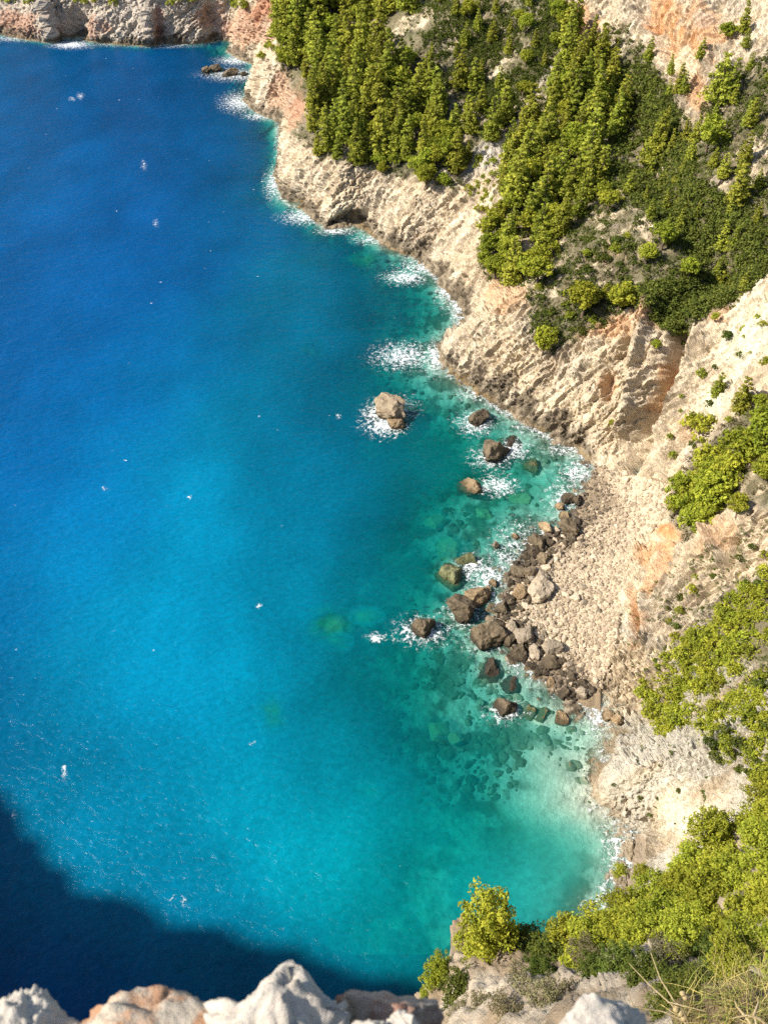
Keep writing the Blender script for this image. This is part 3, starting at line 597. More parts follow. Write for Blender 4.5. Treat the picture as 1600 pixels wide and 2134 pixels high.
# ------------------------------------------------------------------ rocks
def ico(sub):
    bm = bmesh.new(); bmesh.ops.create_icosphere(bm, subdivisions=sub, radius=1); bm.verts.ensure_lookup_table()
    V = np.array([v.co[:] for v in bm.verts]); F = np.array([[v.index for v in f.verts] for f in bm.faces]); bm.free(); return V, F
IC = {s: ico(s) for s in (1, 2, 3, 4, 5)}
def rockverts(sub, seed, cuts=7, rough=.16, cut=.72):
    V, F = IC[sub]; r = np.random.default_rng(seed); V = V.copy(); cuts += 6
    for _ in range(cuts):                                  # planar break faces
        n = r.normal(size=3); n /= np.linalg.norm(n); d = r.uniform(cut-.16, cut+.14); h = V @ n; V -= np.maximum(h-d, 0)[:, None]*n*.97
    rad = fbm(V + seed*3.7, .8, 4, seed % 50, .6); V *= (1.12 + rough*rad)[:, None]
    if sub >= 3: V *= (1 + .085*facets(V + seed, .55, seed % 11, .7) + .05*facets(V + seed, .24, seed % 7, .8))[:, None]
    return V, F
MR = {'d': mat_rock('wet_brown_rock', (.10, .076, .048), (.19, .145, .09), (.04, .031, .02), 1.0),
      'p': mat_rock('grey_tan_rock', (.24, .195, .14), (.34, .28, .205), (.075, .058, .038), .5),
      't': mat_rock('tan_sea_rock', (.20, .15, .095), (.33, .265, .18), (.06, .046, .028), 1.0),
      'r': mat_rock('ochre_rock', (.27, .185, .10), (.36, .27, .16), (.085, .06, .032), .5),
      'g': mat_rock('weedy_rock', (.12, .125, .06), (.20, .20, .10), (.075, .08, .035), .6),
      'w': mat_rock('pale_limestone', (.50, .405, .285), (.58, .48, .35), (.30, .235, .155), .2),
      's': mat_rock('sunken_rock_crust', (.30, .33, .17), (.42, .42, .24), (.32, .34, .18), .1)}
protos = {}
def rock_mesh(kd, i, sub=3):
    key = (kd, i, sub)
    if key not in protos:
        V, F = rockverts(sub, i*13+5+len(protos) % 3); protos[key] = mesh('rock', V, F, MR[kd], None, False)
    return protos[key]
def rock_at(name, kd, c, rx, ry, rz, i, sub=3, rot=None):
    o = put(name, rock_mesh(kd, i, sub), None, c, rot or (random.uniform(-.25, .25), random.uniform(-.25, .25), random.uniform(0, 6.28)), (rx, ry, rz)); return o
for j, (x, y, wd, hg, zc, kd, lab) in enumerate(SEAROCK):
    g = ground(x, y); onland = sdist(*at_z(np.array(x), np.array(y))[:2]) > .6 and not (x < 600)
    c = g.copy() if onland else at_z(np.array(x), np.array(y)); t = np.linalg.norm(c - np.array([0, 0, H]))/1.0
    d = rays(x, y); depthax = (H-c[2])/-d[2]; s = depthax/FPX
    rx = wd*s*.56; sind = -d[2]/np.linalg.norm(d); ry = np.clip(hg*s*.56/max(sind, .45), .55*rx, 1.35*rx); rz = .75*min(rx, ry)
    c = np.array(c); c[2] = max(c[2], -.4) + zc*rz
    o = rock_at('boulder' if onland else 'sea_rock', kd, c, rx, ry, rz, j % 9, 4, (random.uniform(-.2, .2), random.uniform(-.2, .2), random.uniform(-.4, .4) + (math.pi if j % 2 else 0)))
    tag(o, lab, 'rock' if not onland else 'boulder')
for j, (x, y, wd, hg, top, lab) in enumerate(SUBROCK):
    c = at_z(np.array(float(x)), np.array(float(y)), -top); d = rays(x, y); s = (H+top)/-d[2]/FPX; rx = wd*s*.68; ry = np.clip(hg*s*.85, .6*rx, 1.2*rx); rz = .5*rx
    o = rock_at('sunken_rock', 's', (c[0], c[1], -top-.9*rz), rx, ry, rz, j % 9, 3); tag(o, lab, 'rock')

for x, y, wd, lab in ((1491,384,32,'grey boulder lying on the slope beside the tall slim pine'),(1323,322,16,'small white rock sticking out of the scrub'),(1164,582,18,'grey slab resting on the pink bare slope'),(1243,128,26,'grey rock outcrop between the ridge pines'),(1283,478,16,'pale stone on the brown bare slope')):
    g = ground(x, y); s = (H-g[2])/-rays(x, y)[2]/FPX; tag(rock_at('boulder', 'p', (g[0], g[1], g[2]+.3*wd*s*.5), wd*s*.5, wd*s*.45, wd*s*.42, int(wd) % 9, 3), lab, 'boulder')
# beach stones: sizes shrink away from the water
def scatter(poly, n, mind, seed, weight=None):
    r = np.random.default_rng(seed); xs = [p[0] for p in poly]; ys = [p[1] for p in poly]; out = []; cell = {}
    tries = 0
    while len(out) < n and tries < n*40:
        tries += 1; x, y = r.uniform(min(xs), max(xs)), r.uniform(min(ys), max(ys))
        if not inpoly(np.array([x]), np.array([y]), poly)[0]: continue
        if weight is not None and r.random() > weight(x, y): continue
        md = mind(x, y) if callable(mind) else mind; ci = (int(x//40), int(y//40)); ok = True
        for a in (-1, 0, 1):
            for b in (-1, 0, 1):
                for (u, v) in cell.get((ci[0]+a, ci[1]+b), ()):
                    if (u-x)**2 + (v-y)**2*1.3 < md*md: ok = False; break
        if ok: out.append((x, y)); cell.setdefault(ci, []).append((x, y))
    return out
def shore_px(x, y): return float(polydist(np.array([x]), np.array([y]), SHORE[14:42])[0])
HEAP = [(1238,985),(1224,1020),(1205,1080),(1215,1110),(1170,1150),(1150,1200),(1150,1260),(1165,1330),(1200,1400),(1240,1440),(1190,1462),(1140,1425),(1100,1390),(1045,1330),(1030,1290),(1060,1236),(1062,1200),(1100,1130),(1190,1098),(1218,1035)]
r_ = np.random.default_rng(3)
nb_ = 0
for (x, y) in scatter(HEAP, 235, lambda x, y: 6.5, 11):
    sp_ = shore_px(x, y); kd = 'd' if sp_ < (58 if 1225 < y < 1450 else 36) + r_.uniform(-16, 14) else ('p' if r_.random() < .55 else 'w')
    g = ground(x, y); s = (H-g[2])/-rays(x, y)[2]/FPX; wdt = (9 + 16*r_.random()**1.6)*(1 if sp_ < 55 else .75); rx = wdt*s*.5
    o = rock_at('boulder', kd, (g[0], g[1], g[2]+.15*rx), rx, rx*r_.uniform(.7, 1.0), rx*r_.uniform(.55, .8), int(r_.integers(9)), 3)
    lab = {'d': ('large' if wdt > 18 else 'middling' if wdt > 13 else 'small') + ' dark wet boulder packed in the heap ' + ('above the inlet' if y > 1330 else 'beside the largest pale boulder' if y > 1190 else 'at the upper end of the waterline'), 'p': 'grey tan boulder between the dark heap and the pale stones', 'w': 'clean pale boulder at the inner edge of the dark heap'}[kd]
    tag(o, lab, 'boulder', {'d': 'dark wet boulders ' + ('large' if wdt > 18 else 'middling' if wdt > 13 else 'small') + (' inlet' if y > 1330 else ' mid' if y > 1190 else ' upper'), 'p': 'grey boulders behind the waterline', 'w': 'pale boulders at the heap edge'}[kd])
for (x, y) in scatter(BEACH, 150, 12, 21, lambda x, y: 1.0 if x + .25*(y-1100) < 1330 else .45):
    if inpoly(np.array([x]), np.array([y]), [(1190,1470),(1240,1420),(1262,1500)])[0]: continue
    g = ground(x, y); s = (H-g[2])/-rays(x, y)[2]/FPX; wdt = 6 + 15*r_.random()**2.6 + (3 if x < 1240 else 0); rx = wdt*s*.5; kd = 'p' if r_.random() < .18 else 'w'
    o = rock_at('beach_stone', kd, (g[0], g[1], g[2]+.12*rx), rx, rx*r_.uniform(.7, 1.0), rx*r_.uniform(.5, .75), int(r_.integers(9)), 2)
    if kd == 'w': tag(o, 'pale limestone block lying loose on the upper boulder beach', 'stone', 'pale stones on the beach')
    else: tag(o, 'greyish limestone block among the pale stones of the beach', 'stone', 'greyish stones on the beach')
def rubble(name, pts, radii, mat, label, seed, sub=1, zoff=.1, colr=None):
    Vs, Fs, Cs = [], [], []; base = 0; r = np.random.default_rng(seed); lib = [rockverts(sub, 900+i, 5, .12) for i in range(8)]
    for p, rad in zip(pts, radii):
        V, F = lib[int(r.integers(8))]; a = r.uniform(0, 6.28); c, s = math.cos(a), math.sin(a)
        Q = V*np.array([1, r.uniform(.65, 1), r.uniform(.5, .8)])*rad; Q = np.stack([Q[:, 0]*c-Q[:, 1]*s, Q[:, 0]*s+Q[:, 1]*c, Q[:, 2]], 1) + p + np.array([0, 0, zoff*rad])
        Vs.append(Q); Fs.append(F+base); base += len(Q); Cs.append(np.tile(colr(p, r), (len(Q), 1)))
    me = mesh(name, np.vstack(Vs), np.vstack(Fs), mat, {'Col': ('FLOAT_COLOR', np.vstack(Cs))}, False)
    return tag(put(name, me), label, kind='stuff')
xs = r_.uniform(1030, 1400, 9000); ys = r_.uniform(965, 1495, 9000); mk_ = inpoly(xs, ys, BEACH) & ~inpoly(xs, ys, [(1190,1470),(1240,1420),(1262,1500)])
pts = ground(xs[mk_], ys[mk_]); rad = .16 + .42*r_.random(len(pts))**2.2
rubble('beach_rubble', pts[:3600], rad[:3600], M_TERR, 'small pale stones and gravel covering the beach', 5, 1, .15,
       lambda p, r: np.array((.58, .46, .32))*r.uniform(.65, 1.1) if p[2] + r.uniform(-.3, .3) > .5 else np.array((.22, .17, .12))*r.uniform(.6, 1.2))
xs = r_.uniform(640, 1270, 9000); ys = r_.uniform(530, 1680, 9000); gp = ground(xs, ys)
dn = fbm(np.stack([gp[:, 0], gp[:, 1], gp[:, 0]*0], 1), 10, 2, 501); mk_ = (gp[:, 2] < -.35) & (gp[:, 2] > -8) & (dn + r_.normal(0, .25, len(xs)) > .0); gp = gp[mk_]
rubble('sea_bed_stones', gp[:2100], (.16 + .95*r_.random(len(gp))**3)[:2100], M_BED, 'weedy stones scattered over the shallow sea bed', 6, 2, -.2,
       lambda p, r: (np.array((.12, .145, .09)) if r.random() < .7 else np.array((.22, .235, .16)))*r.uniform(.7, 1.2))

# ------------------------------------------------------------------ vegetation prototypes
def leaves(centers, radii, per, size, seed, up=.25, inner=.25, fl=.8):
    r = np.random.default_rng(seed); n = len(centers); c = np.repeat(centers, per, 0); rd = np.repeat(radii, per)
    d = r.normal(size=(n*per, 3)); d /= np.linalg.norm(d, axis=1)[:, None]
    p = c + d*(rd*(1-inner*r.random(n*per)**1.0))[:, None]*np.array([1, 1, fl])
    nn = d*.8 + r.normal(size=d.shape)*.45 + np.array([0, 0, up]); nn /= np.linalg.norm(nn, axis=1)[:, None]
    t = np.cross(nn, r.normal(size=d.shape)); t /= np.linalg.norm(t, axis=1)[:, None]; b = np.cross(nn, t)
    s = (size*r.uniform(.6, 1.35, n*per))[:, None]
    V = np.stack([p+t*s*1.15, p+b*s*.6, p-t*s*1.15, p-b*s*.6], 1).reshape(-1, 3); F = np.arange(n*per*4).reshape(-1, 4)
    ti = np.clip(np.repeat(r.uniform(.15, .85, n), per) + r.normal(0, .2, n*per), 0, 1)
    return V, F, np.repeat(ti, 4)
def tube(paths, sides=6):
    Vs, Fs, b = [], [], 0; a = np.linspace(0, 2*math.pi, sides, endpoint=False)
    for pts, rad in paths:
        pts = np.array(pts, float); k = len(pts)
        for i in range(k):
            d = pts[min(i+1, k-1)] - pts[max(i-1, 0)]; d = d/np.linalg.norm(d); u = np.cross(d, (.31, .9, .27)); u /= np.linalg.norm(u); v = np.cross(d, u)
            Vs.append(pts[i] + rad[i]*(np.cos(a)[:, None]*u + np.sin(a)[:, None]*v))
        for i in range(k-1):
            for j in range(sides): Fs.append([b+i*sides+j, b+i*sides+(j+1) % sides, b+(i+1)*sides+(j+1) % sides, b+(i+1)*sides+j])
        b += k*sides
    return np.vstack(Vs), np.array(Fs)
def conical(seed, R0=.25, per=24, tiers=12, size=.025):
    r = np.random.default_rng(seed); C, Rd = [], []; paths = [([(0, 0, -.06), (r.normal(0, .006), 0, .4), (0, r.normal(0, .008), .95)], [.022, .016, .004])]
    lean = r.normal(0, .02, 2)
    for k in range(tiers):
        h = .10 + .86*k/(tiers-1); rr = R0*((1-h)**.72)*r.uniform(.8, 1.2)*(1 if k else .75) + .012; nb = max(2, int(8*(1-h)+1.5)); a0 = r.uniform(0, 6.28)
        for j in range(nb):
            a = a0 + 6.28*j/nb + r.normal(0, .25); q = rr*r.uniform(.65, 1.15); hh = h + r.normal(0, .018)
            C.append((math.cos(a)*q+lean[0]*h, math.sin(a)*q+lean[1]*h, hh+.12*q)); Rd.append((.062-.03*h)*r.uniform(.8, 1.25))
            if q > .10: C.append((math.cos(a)*q*.55, math.sin(a)*q*.55, hh+.03)); Rd.append((.062-.03*h)*r.uniform(.8, 1.1))
            if k % 2 == 0 and j % 2 == 0 and q > .08: paths.append(([(0, 0, hh-.05), (math.cos(a)*q*.9, math.sin(a)*q*.9, hh)], [.007, .003]))
    C.append((lean[0], lean[1], .985)); Rd.append(.024)
    return leaves(np.array(C), np.array(Rd)*1.1, per, size, seed, .3, .25, .58), tube(paths, 5)
def roundtree(seed, lobes=6, per=24, ncl=24, size=.031, flat=.8, trunkh=.3, spread=.30, cr=.085):
    r = np.random.default_rng(seed); C, Rd, paths = [], [], []
    paths.append(([(0, 0, -.12), (r.normal(0, .02), r.normal(0, .02), trunkh), (0, 0, .62)], [.04, .03, .012]))
    for l in range(lobes):
        a = 6.28*l/lobes + r.normal(0, .4); q = spread*r.uniform(.35, 1.0) if l else 0; cz = r.uniform(trunkh+.12, .68) if l else .72; lr = r.uniform(.19, .28)
        cx, cy = math.cos(a)*q, math.sin(a)*q; paths.append(([(0, 0, trunkh*.7), (cx*.6, cy*.6, (trunkh+cz)/2), (cx, cy, cz)], [.022, .014, .005]))
        for _ in range(ncl):
            d = r.normal(size=3); d /= np.linalg.norm(d); rr = lr*r.uniform(.55, 1.05); C.append((cx+d[0]*rr, cy+d[1]*rr, cz+d[2]*rr*flat)); Rd.append(cr*r.uniform(.6, 1.2))
    return leaves(np.array(C), np.array(Rd), per, size, seed), tube(paths, 6)
def shrubby(seed, ncl=34, per=12, size=.075, hgt=.55):
    r = np.random.default_rng(seed); C, Rd = [], []
    for _ in range(ncl):
        a = r.uniform(0, 6.28); q = .5*math.sqrt(r.random()); C.append((math.cos(a)*q, math.sin(a)*q, hgt*(1-(q/.55)**2)*r.uniform(.45, 1)+.05)); Rd.append(r.uniform(.09, .17))
    paths = [([(0, 0, -.15), (r.normal(0, .15), r.normal(0, .15), hgt*.7)], [.035, .01]) for _ in range(4)]
    return leaves(np.array(C), np.array(Rd), per, size, seed, .35), tube(paths, 4)
def proto(fn, mat, cn, tn):
    (V, F, ti), (TV, TF) = fn; return mesh(cn, V, F, mat, {'tint': ('FLOAT', ti)}, False), mesh(tn, TV, TF, M_BARK)
CON = [proto(conical(s, R0), M_PINE, 'crown', 'trunk') for s, R0 in ((1, .21), (2, .17), (3, .24), (4, .19), (5, .26), (6, .16), (7, .22))]
RND = [proto(roundtree(s), M_PINE2, 'crown', 'trunk') for s in (21, 22, 23, 24)]
UMB = [proto(roundtree(31, 5, 16, 20, .042, .45, .5, .36), M_PINE2, 'crown', 'trunk')]
SHR = [proto(shrubby(s), M_SCRUB, 'foliage', 'stem') for s in (41, 42, 43, 44)]
SHP = [proto(shrubby(s, 40, 14, .06, .7), M_PINE2, 'foliage', 'stem') for s in (51, 52, 53, 54)]
DRYS = [proto(shrubby(s, 26, 12, .07, .5), M_DRY, 'foliage', 'stem') for s in (61, 62)]
NEARB = [proto(roundtree(s, 9, 26, 34, .021, .9, .12, .36, .075), M_PINE2, 'crown', 'trunk') for s in (71, 72, 73, 74)]
NEARD = [proto(roundtree(s, 8, 22, 30, .022, .8, .1, .38, .075), M_SCRUB, 'crown', 'trunk') for s in (81, 82)]
NEART = [proto(roundtree(91, 8, 26, 30, .019, 1.0, .2, .30, .07), M_PINE2, 'crown', 'trunk'), proto(conical(92, .34, 40, 13, .020), M_PINE2, 'crown', 'trunk')]
NEARDRY = [proto(roundtree(s, 7, 16, 24, .020, .7, .1, .38, .075), M_DRY, 'crown', 'trunk') for s in (95, 96)]
def plant(name, pr, c, hgt, wid, label, cat, group, crown='crown', trunk='trunk', sink=.02):
    e = bpy.data.objects.new(name, None); COL.objects.link(e); e.empty_display_size = .5
    e.location = (c[0], c[1], c[2]-sink*hgt); e.rotation_euler = (random.uniform(-.05, .05), random.uniform(-.05, .05), random.uniform(0, 6.28)); e.scale = (wid, wid, hgt)
    put(trunk, pr[1], e); put(crown, pr[0], e); tag(e, label, cat, group); return e
def px_m(c, px, py): return float(np.linalg.norm(np.array(c)-np.array([0, 0, H])))/math.hypot(math.hypot(px-CX, py-CY), FPX)
def pine_px(kind, x, y, hpx, label, group, wfac=1.0, gfn=ground):
    c = gfn(x, y); d = rays(x, y); cosd = math.hypot(d[0], d[1])/np.linalg.norm(d); sind = -d[2]/np.linalg.norm(d); m_ = px_m(c, x, y)
    if kind == 'con':
        h = hpx*m_/(cosd + .12*sind); pr = random.choice(CON); plant('pine_tree', pr, c, h, h*wfac*random.uniform(.95, 1.35), label, 'tree', group)
    elif kind == 'umb': h = hpx*m_/(cosd*.9 + .3*sind); plant('pine_tree', UMB[0], c, h, h*wfac, label, 'tree', group)
    else: h = hpx*m_/(cosd*.85 + .55*sind); plant('pine_tree', random.choice(RND), c, h, h*wfac*random.uniform(.85, 1.1), label, 'tree', group)

def size_word(h, lo, hi): return 'tall' if h > hi else ('short' if h < lo else 'middling')
def place1(x, y): return 'on the seaward brink of the dense stand' if x < 680 and y < 260 else 'along the cliff top edge of the dense stand' if y > 290 else 'beside the rocky clearing of the dense stand' if x > 860 else 'at the heart of the dense stand'
def place2(x, y): return 'by the red scar at the top of the ridge stand' if y < 190 else 'beside the grey scree at the ridge stand' if x < 1110 and y < 440 else 'at the cliff end of the ridge stand' if y > 440 else 'along the dark scrub side of the ridge stand' if x > 1180 else 'in the middle of the ridge stand'
def place3(x, y): return 'below the orange scar' if y < 240 else 'above the brown bare slope' if y < 400 else 'near the dark lower scrub'
# hillside pines one can tell apart
SOLO = [('rnd',1469,322,88,'big round crowned pine on the open slope below the orange scar'),('con',1416,205,62,'broad cone shaped pine right below the tip of the orange scar'),('con',1345,322,112,'tallest twin topped pine standing out of the dark scrub'),('con',1362,318,92,'shorter companion pine touching the tallest twin topped pine'),
 ('con',1224,290,84,'narrow pine at the left edge of the dark scrub hollow'),('con',1236,366,66,'narrow pine below the one at the edge of the dark scrub hollow'),('con',1258,364,58,'pine beside a narrow pine under the dark scrub hollow'),('con',1307,402,50,'small cone shaped pine at the foot of the dark scrub'),('con',1370,412,46,'small pine on the bare brown slope above the two lobed pine'),
 ('con',1530,428,86,'tall slim pine with a grey boulder beside it'),('con',1548,348,72,'slim pine uphill of the one beside the grey boulder'),('con',1492,218,100,'wide ragged pine right of the orange scar'),('con',1515,210,84,'ragged pine leaning on the wide one right of the orange scar'),('rnd',1166,48,46,'small round pine beside the upper red scar'),('rnd',1080,50,34,'small dumpy pine on the pale upper ledge'),
 ('rnd',1378,520,66,'bright two lobed pine above the white slip'),('rnd',1345,548,50,'low spreading pine next to the bright two lobed pine'),('con',1497,508,62,'upright pine in the dark scrub right of the two lobed pine'),('umb',1262,448,62,'flat topped pine with a bare trunk on the brown slope'),('rnd',1068,332,52,'round pine at the corner of the grey scree'),('con',1550,78,62,'dense pine on the upper right slope among dark shrubs'),('rnd',1515,88,40,'small round pine beside the dense pine on the upper slope'),
 ('con',1563,268,60,'pine right of the big round crowned pine'),('con',1440,300,62,'slender pine left of the big round crowned pine'),('rnd',1213,662,98,'large round pine at the brink above the cream cliff'),('rnd',1284,652,86,'second large round pine at the brink, nearer the dark scrub'),('rnd',1429,578,58,'lobed pine growing out of the scrub below the white slip'),('rnd',1221,540,26,'tiny round pine on the pink bare patch'),
 ('rnd',1128,738,72,'dark low pine hanging over the cream cliff edge'),('rnd',1272,890,24,'lone little bush pine on the cream cliff face'),('rnd',1367,735,32,'small pine clinging to the cliff top by the gully'),('con',1488,826,56,'leaning pine at the top of the white cliff'),('con',1545,862,80,'columnar pine on the ledge of the white cliff'),('rnd',1575,850,50,'dark pine next to the columnar one on the white cliff'),
 ('rnd',1590,770,34,'pine leaning over the white cliff wall'),('con',1545,605,40,'small pine at the top of the white cliff ridge'),('rnd',1491,672,22,'tiny pine in the red soil gully'),('rnd',1250,420,50,'round pine above the flat topped pine'),('con',1420,430,36,'little pine between the brown slope and the tall slim pine'),('con',1392,318,52,'pine standing in dark scrub right of the tallest twin pine'),('con',1400,372,52,'pine on the rocky rib below the tallest twin pine'),
 ('rnd',1120,595,76,'full round pine at the lower end of the ridge stand'),('rnd',1045,600,60,'lowest pine of the ridge stand above the cliff'),('rnd',1070,560,62,'dense pine just above the lowest one of the ridge stand'),('rnd',1460,445,0,'')]
for kd, x, y, hp, lab in SOLO:
    if hp: pine_px(kd, x, y, hp, lab, 'single pines on the hillside', 1.0)
CLUST = [(1440,1112,70),(1482,1068,86),(1420,1066,76),(1512,1010,80),(1462,1000,72),(1540,975,80),(1585,945,84),(1405,1080,50),(1545,1085,46),(1592,1010,60),(1445,1050,70),(1490,1020,70),(1585,900,60),(1465,1100,60)]
for i, (x, y, hp) in enumerate(CLUST): pine_px('rnd', x, y, hp*1.3, 'round bright pine in the thick grove behind the boulder beach' if i != 8 else 'isolated round pine on the dry slope beside the grove', 'pines in the grove behind the beach' if i != 8 else None or 'lone pine by the grove', 1.05)
Z1 = [(575,40),(600,-20),(850,-20),(880,60),(800,135),(900,150),(1000,190),(1060,270),(970,340),(915,400),(800,372),(740,350),(650,325),(610,300),(640,240),(585,160)]
hole = lambda x, y: .05 if ((x-850)/90)**2 + ((y-90)/55)**2 < 1 else (.25 if ((x-960)/50)**2 + ((y-210)/40)**2 < 1 else 1.0)
for (x, y) in scatter(Z1, 150, lambda x, y: 18 if y < 250 else 20, 101, hole):
    hp = (54 + 56*random.random()**1.3)*(1 if y < 260 else .88); k_ = 'con' if (random.random() < .86 and y < 350) else 'rnd'
    if k_ == 'rnd': hp *= .7
    pl = place1(x, y); w_ = size_word(hp, 64, 78) + (' slender pine ' if k_ == 'con' else ' rounded pine ') if k_ == 'con' else 'rounded pine '; pine_px(k_, x, y, hp, w_ + pl, w_ + pl + ' group')
Z2 = [(1190,60),(1280,100),(1290,240),(1245,330),(1250,400),(1190,480),(1140,560),(1100,600),(1035,600),(1015,545),(1035,450),(1060,330),(1150,220)]
for (x, y) in scatter(Z2, 100, 19, 102):
    hp = 54 + 52*random.random()**1.2; k_ = 'con' if random.random() < (.9 if y < 440 else .45) else 'rnd'
    if k_ == 'rnd': hp *= .72
    pl = place2(x, y); w_ = size_word(hp, 66, 80) + ' slender pine ' if k_ == 'con' else 'rounded pine '; pine_px(k_, x, y, hp, w_ + pl, w_ + pl + ' group')
Z3 = [(1300,130),(1600,100),(1600,560),(1480,560),(1300,430)]; Z4 = [(880,0),(1200,0),(1150,130),(1060,250),(960,150)]
for (x, y) in scatter(Z3, 36, 34, 103): pine_px('con', x, y, random.uniform(30, 54), 'scattered small pine among scrub ' + place3(x, y), 'scattered pines ' + place3(x, y))
for (x, y) in scatter(Z4, 22, 30, 104): pine_px('con' if random.random() < .7 else 'rnd', x, y, random.uniform(28, 50), 'scattered pine between rocks on the upper middle slope', 'scattered pines on the upper slope')

# ------------------------------------------------------------------ shrubs
def shrub_px(pr, x, y, wpx, label, group, gfn=ground, hfac=1.0):
    c = gfn(x, y); wd = wpx*px_m(c, x, y); plant('shrub', random.choice(pr), c, wd*hfac, wd, label, 'shrub', group, 'foliage', 'stem')
Z6 = [(1335,1480),(1345,1400),(1440,1310),(1560,1220),(1600,1200),(1600,1340),(1520,1420),(1460,1480),(1420,1540),(1370,1530)]
for (x, y) in scatter(Z6, 95, 12, 105): shrub_px(SHP, x, y, random.uniform(18, 40), 'bright bush in the slope thicket ' + ('facing the beach' if x < 1400 else 'on the upper grey rock ribs' if y < 1330 else 'over the pale lower rock ribs'), 'slope thicket bushes ' + ('beach side' if x < 1400 else 'upper' if y < 1330 else 'lower'))
Z7 = [(1450,1500),(1600,1400),(1600,1660),(1560,1620),(1500,1590),(1440,1560)]
for (x, y) in scatter(Z7, 60, 12, 106): shrub_px(SHP if random.random() < .6 else SHR, x, y, random.uniform(16, 34), 'bush on the pale ribs above the rounded sea knob', 'bushes above the rounded knob')
Z8 = [(1340,1330),(1380,1260),(1600,1110),(1600,1230),(1440,1320),(1360,1400)]
for (x, y) in scatter(Z8, 22, 22, 107): shrub_px(SHP if random.random() < .5 else SHR, x, y, random.uniform(10, 24), 'small bush dotted along the dry rib behind the beach', 'bushes on the dry rib')
Z9 = [(960,400),(1010,300),(1060,330),(1030,440),(1000,440)]
for (x, y) in scatter(Z9, 26, 12, 108): shrub_px(SHP, x, y, random.uniform(8, 22), 'low green bush scattered on the grey scree', 'bushes on the grey scree')
Z10 = [(1380,900),(1500,700),(1600,640),(1600,860),(1500,900),(1400,960)]
for (x, y) in scatter(Z10, 20, 24, 109): shrub_px(SHP if random.random() < .5 else SHR, x, y, random.uniform(8, 26), 'small bush clinging to the white cliff right of the gully', 'bushes on the white cliff')
Z11 = [(1255,1610),(1330,1540),(1480,1600),(1480,1680),(1380,1760),(1290,1690)]
for (x, y) in scatter(Z11, 22, 15, 110): shrub_px(SHR, x, y, random.uniform(4, 13), 'tiny tuft growing in a crack of the rounded sea knob', 'tufts on the rounded knob')
Z12 = [(1100,560),(1200,500),(1330,480),(1340,560),(1320,640),(1200,700),(1110,680)]
for (x, y) in scatter(Z12, 40, 15, 111): shrub_px(SHP if random.random() < .35 else SHR, x, y, random.uniform(12, 30), 'bush on the bare pink slope above the cliff edge', 'bushes on the pink slope')
for (x, y, wp) in ((1460,905,70),(1440,890,50),(1490,560,40)): shrub_px(SHP, x, y, wp, 'wide dull green bush sprawling on the white cliff' if y > 600 else 'wide bush above the white slip', 'sprawling bushes')
for (x, y) in scatter([(0,-10),(70,-10),(70,12),(0,8)], 5, 14, 112) + scatter([(150,-10),(260,-10),(250,14),(170,12)], 9, 12, 113) + scatter([(300,-12),(470,-12),(460,10),(320,10)], 9, 14, 114): shrub_px(SHP, x, y, random.uniform(14, 26), 'bush on the rim of the far cliff wall', 'bushes on the far cliff')
for (x, y) in scatter([(480,0),(520,0),(530,14),(490,34)], 5, 8, 115) + scatter([(540,110),(575,40),(590,90),(560,140)], 6, 10, 116): shrub_px(SHP, x, y, random.uniform(14, 28), 'bush on top of the red headland', 'bushes on the red headland')

# maquis: dense low scrub that nobody could count
def scrub(name, zones, n, label, mat, seed, smin, smax, bias=0.0, ncl=7, per=11):
    r = np.random.default_rng(seed); Cs, Rs = [], []
    per_z = n//len(zones)
    for poly in zones:
        xs_ = [p[0] for p in poly]; ys_ = [p[1] for p in poly]; x = r.uniform(min(xs_), max(xs_), per_z*4); y = r.uniform(min(ys_), max(ys_), per_z*4)
        mk = inpoly(x, y, poly); x, y = x[mk], y[mk]; g = ground(x, y); nn = fbm(g, 11, 3, 601); mk = (nn + r.normal(0, .18, len(x)) > bias) & (g[:, 2] > 3); g = g[mk][:per_z]
        for p in g:
            s = r.uniform(smin, smax); k_ = ncl; off = r.normal(0, .42, (k_, 3))*s; off[:, 2] = np.abs(off[:, 2])*.7 + .12*s
            Cs.append(p+off); Rs.append(np.full(k_, s*.34)*r.uniform(.7, 1.2, k_))
    V, F, ti = leaves(np.vstack(Cs), np.concatenate(Rs), per, (smin+smax)*.5*.15, seed, .4); o = put(name, mesh(name, V, F, mat, {'tint': ('FLOAT', ti)}, False)); tag(o, label, kind='stuff')
scrub('dark_scrub', [[(1270,130),(1330,120),(1400,200),(1420,300),(1500,420),(1600,470),(1600,570),(1480,650),(1390,690),(1320,640),(1330,600),(1420,580),(1440,500),(1330,420),(1250,380),(1250,300),(1290,230)]], 1500, 'dark green evergreen scrub filling the hollow of the slope', M_SCRUB, 701, 1.0, 2.2, -.45)
scrub('maquis', [FOREST[0], [(860,0),(1200,0),(1150,130),(1060,280),(900,160)], FOREST[1], FOREST[1]], 6400, 'low olive green maquis between the pines', M_SCRUB, 702, .6, 1.8, -.25, 7, 8)
scrub('dry_maquis', [FOREST[0], FOREST[1], FOREST[2]], 2400, 'dry brownish heath between the pines', M_DRY, 703, .5, 1.3, -.3, 6, 8)
scrub('slope_tufts', [FOREST[3], FOREST[2], [(1300,1250),(1600,1080),(1600,1600),(1330,1560)]], 1300, 'small tufts dotting the rocky lower slope', M_SCRUB, 704, .25, .75, -.1, 4)

scrub('bright_scrub', [FOREST[3], Z6, Z7], 900, 'bright low scrub spreading over the karst slope', M_PINE2, 705, .4, 1.2, -.15, 6, 9)
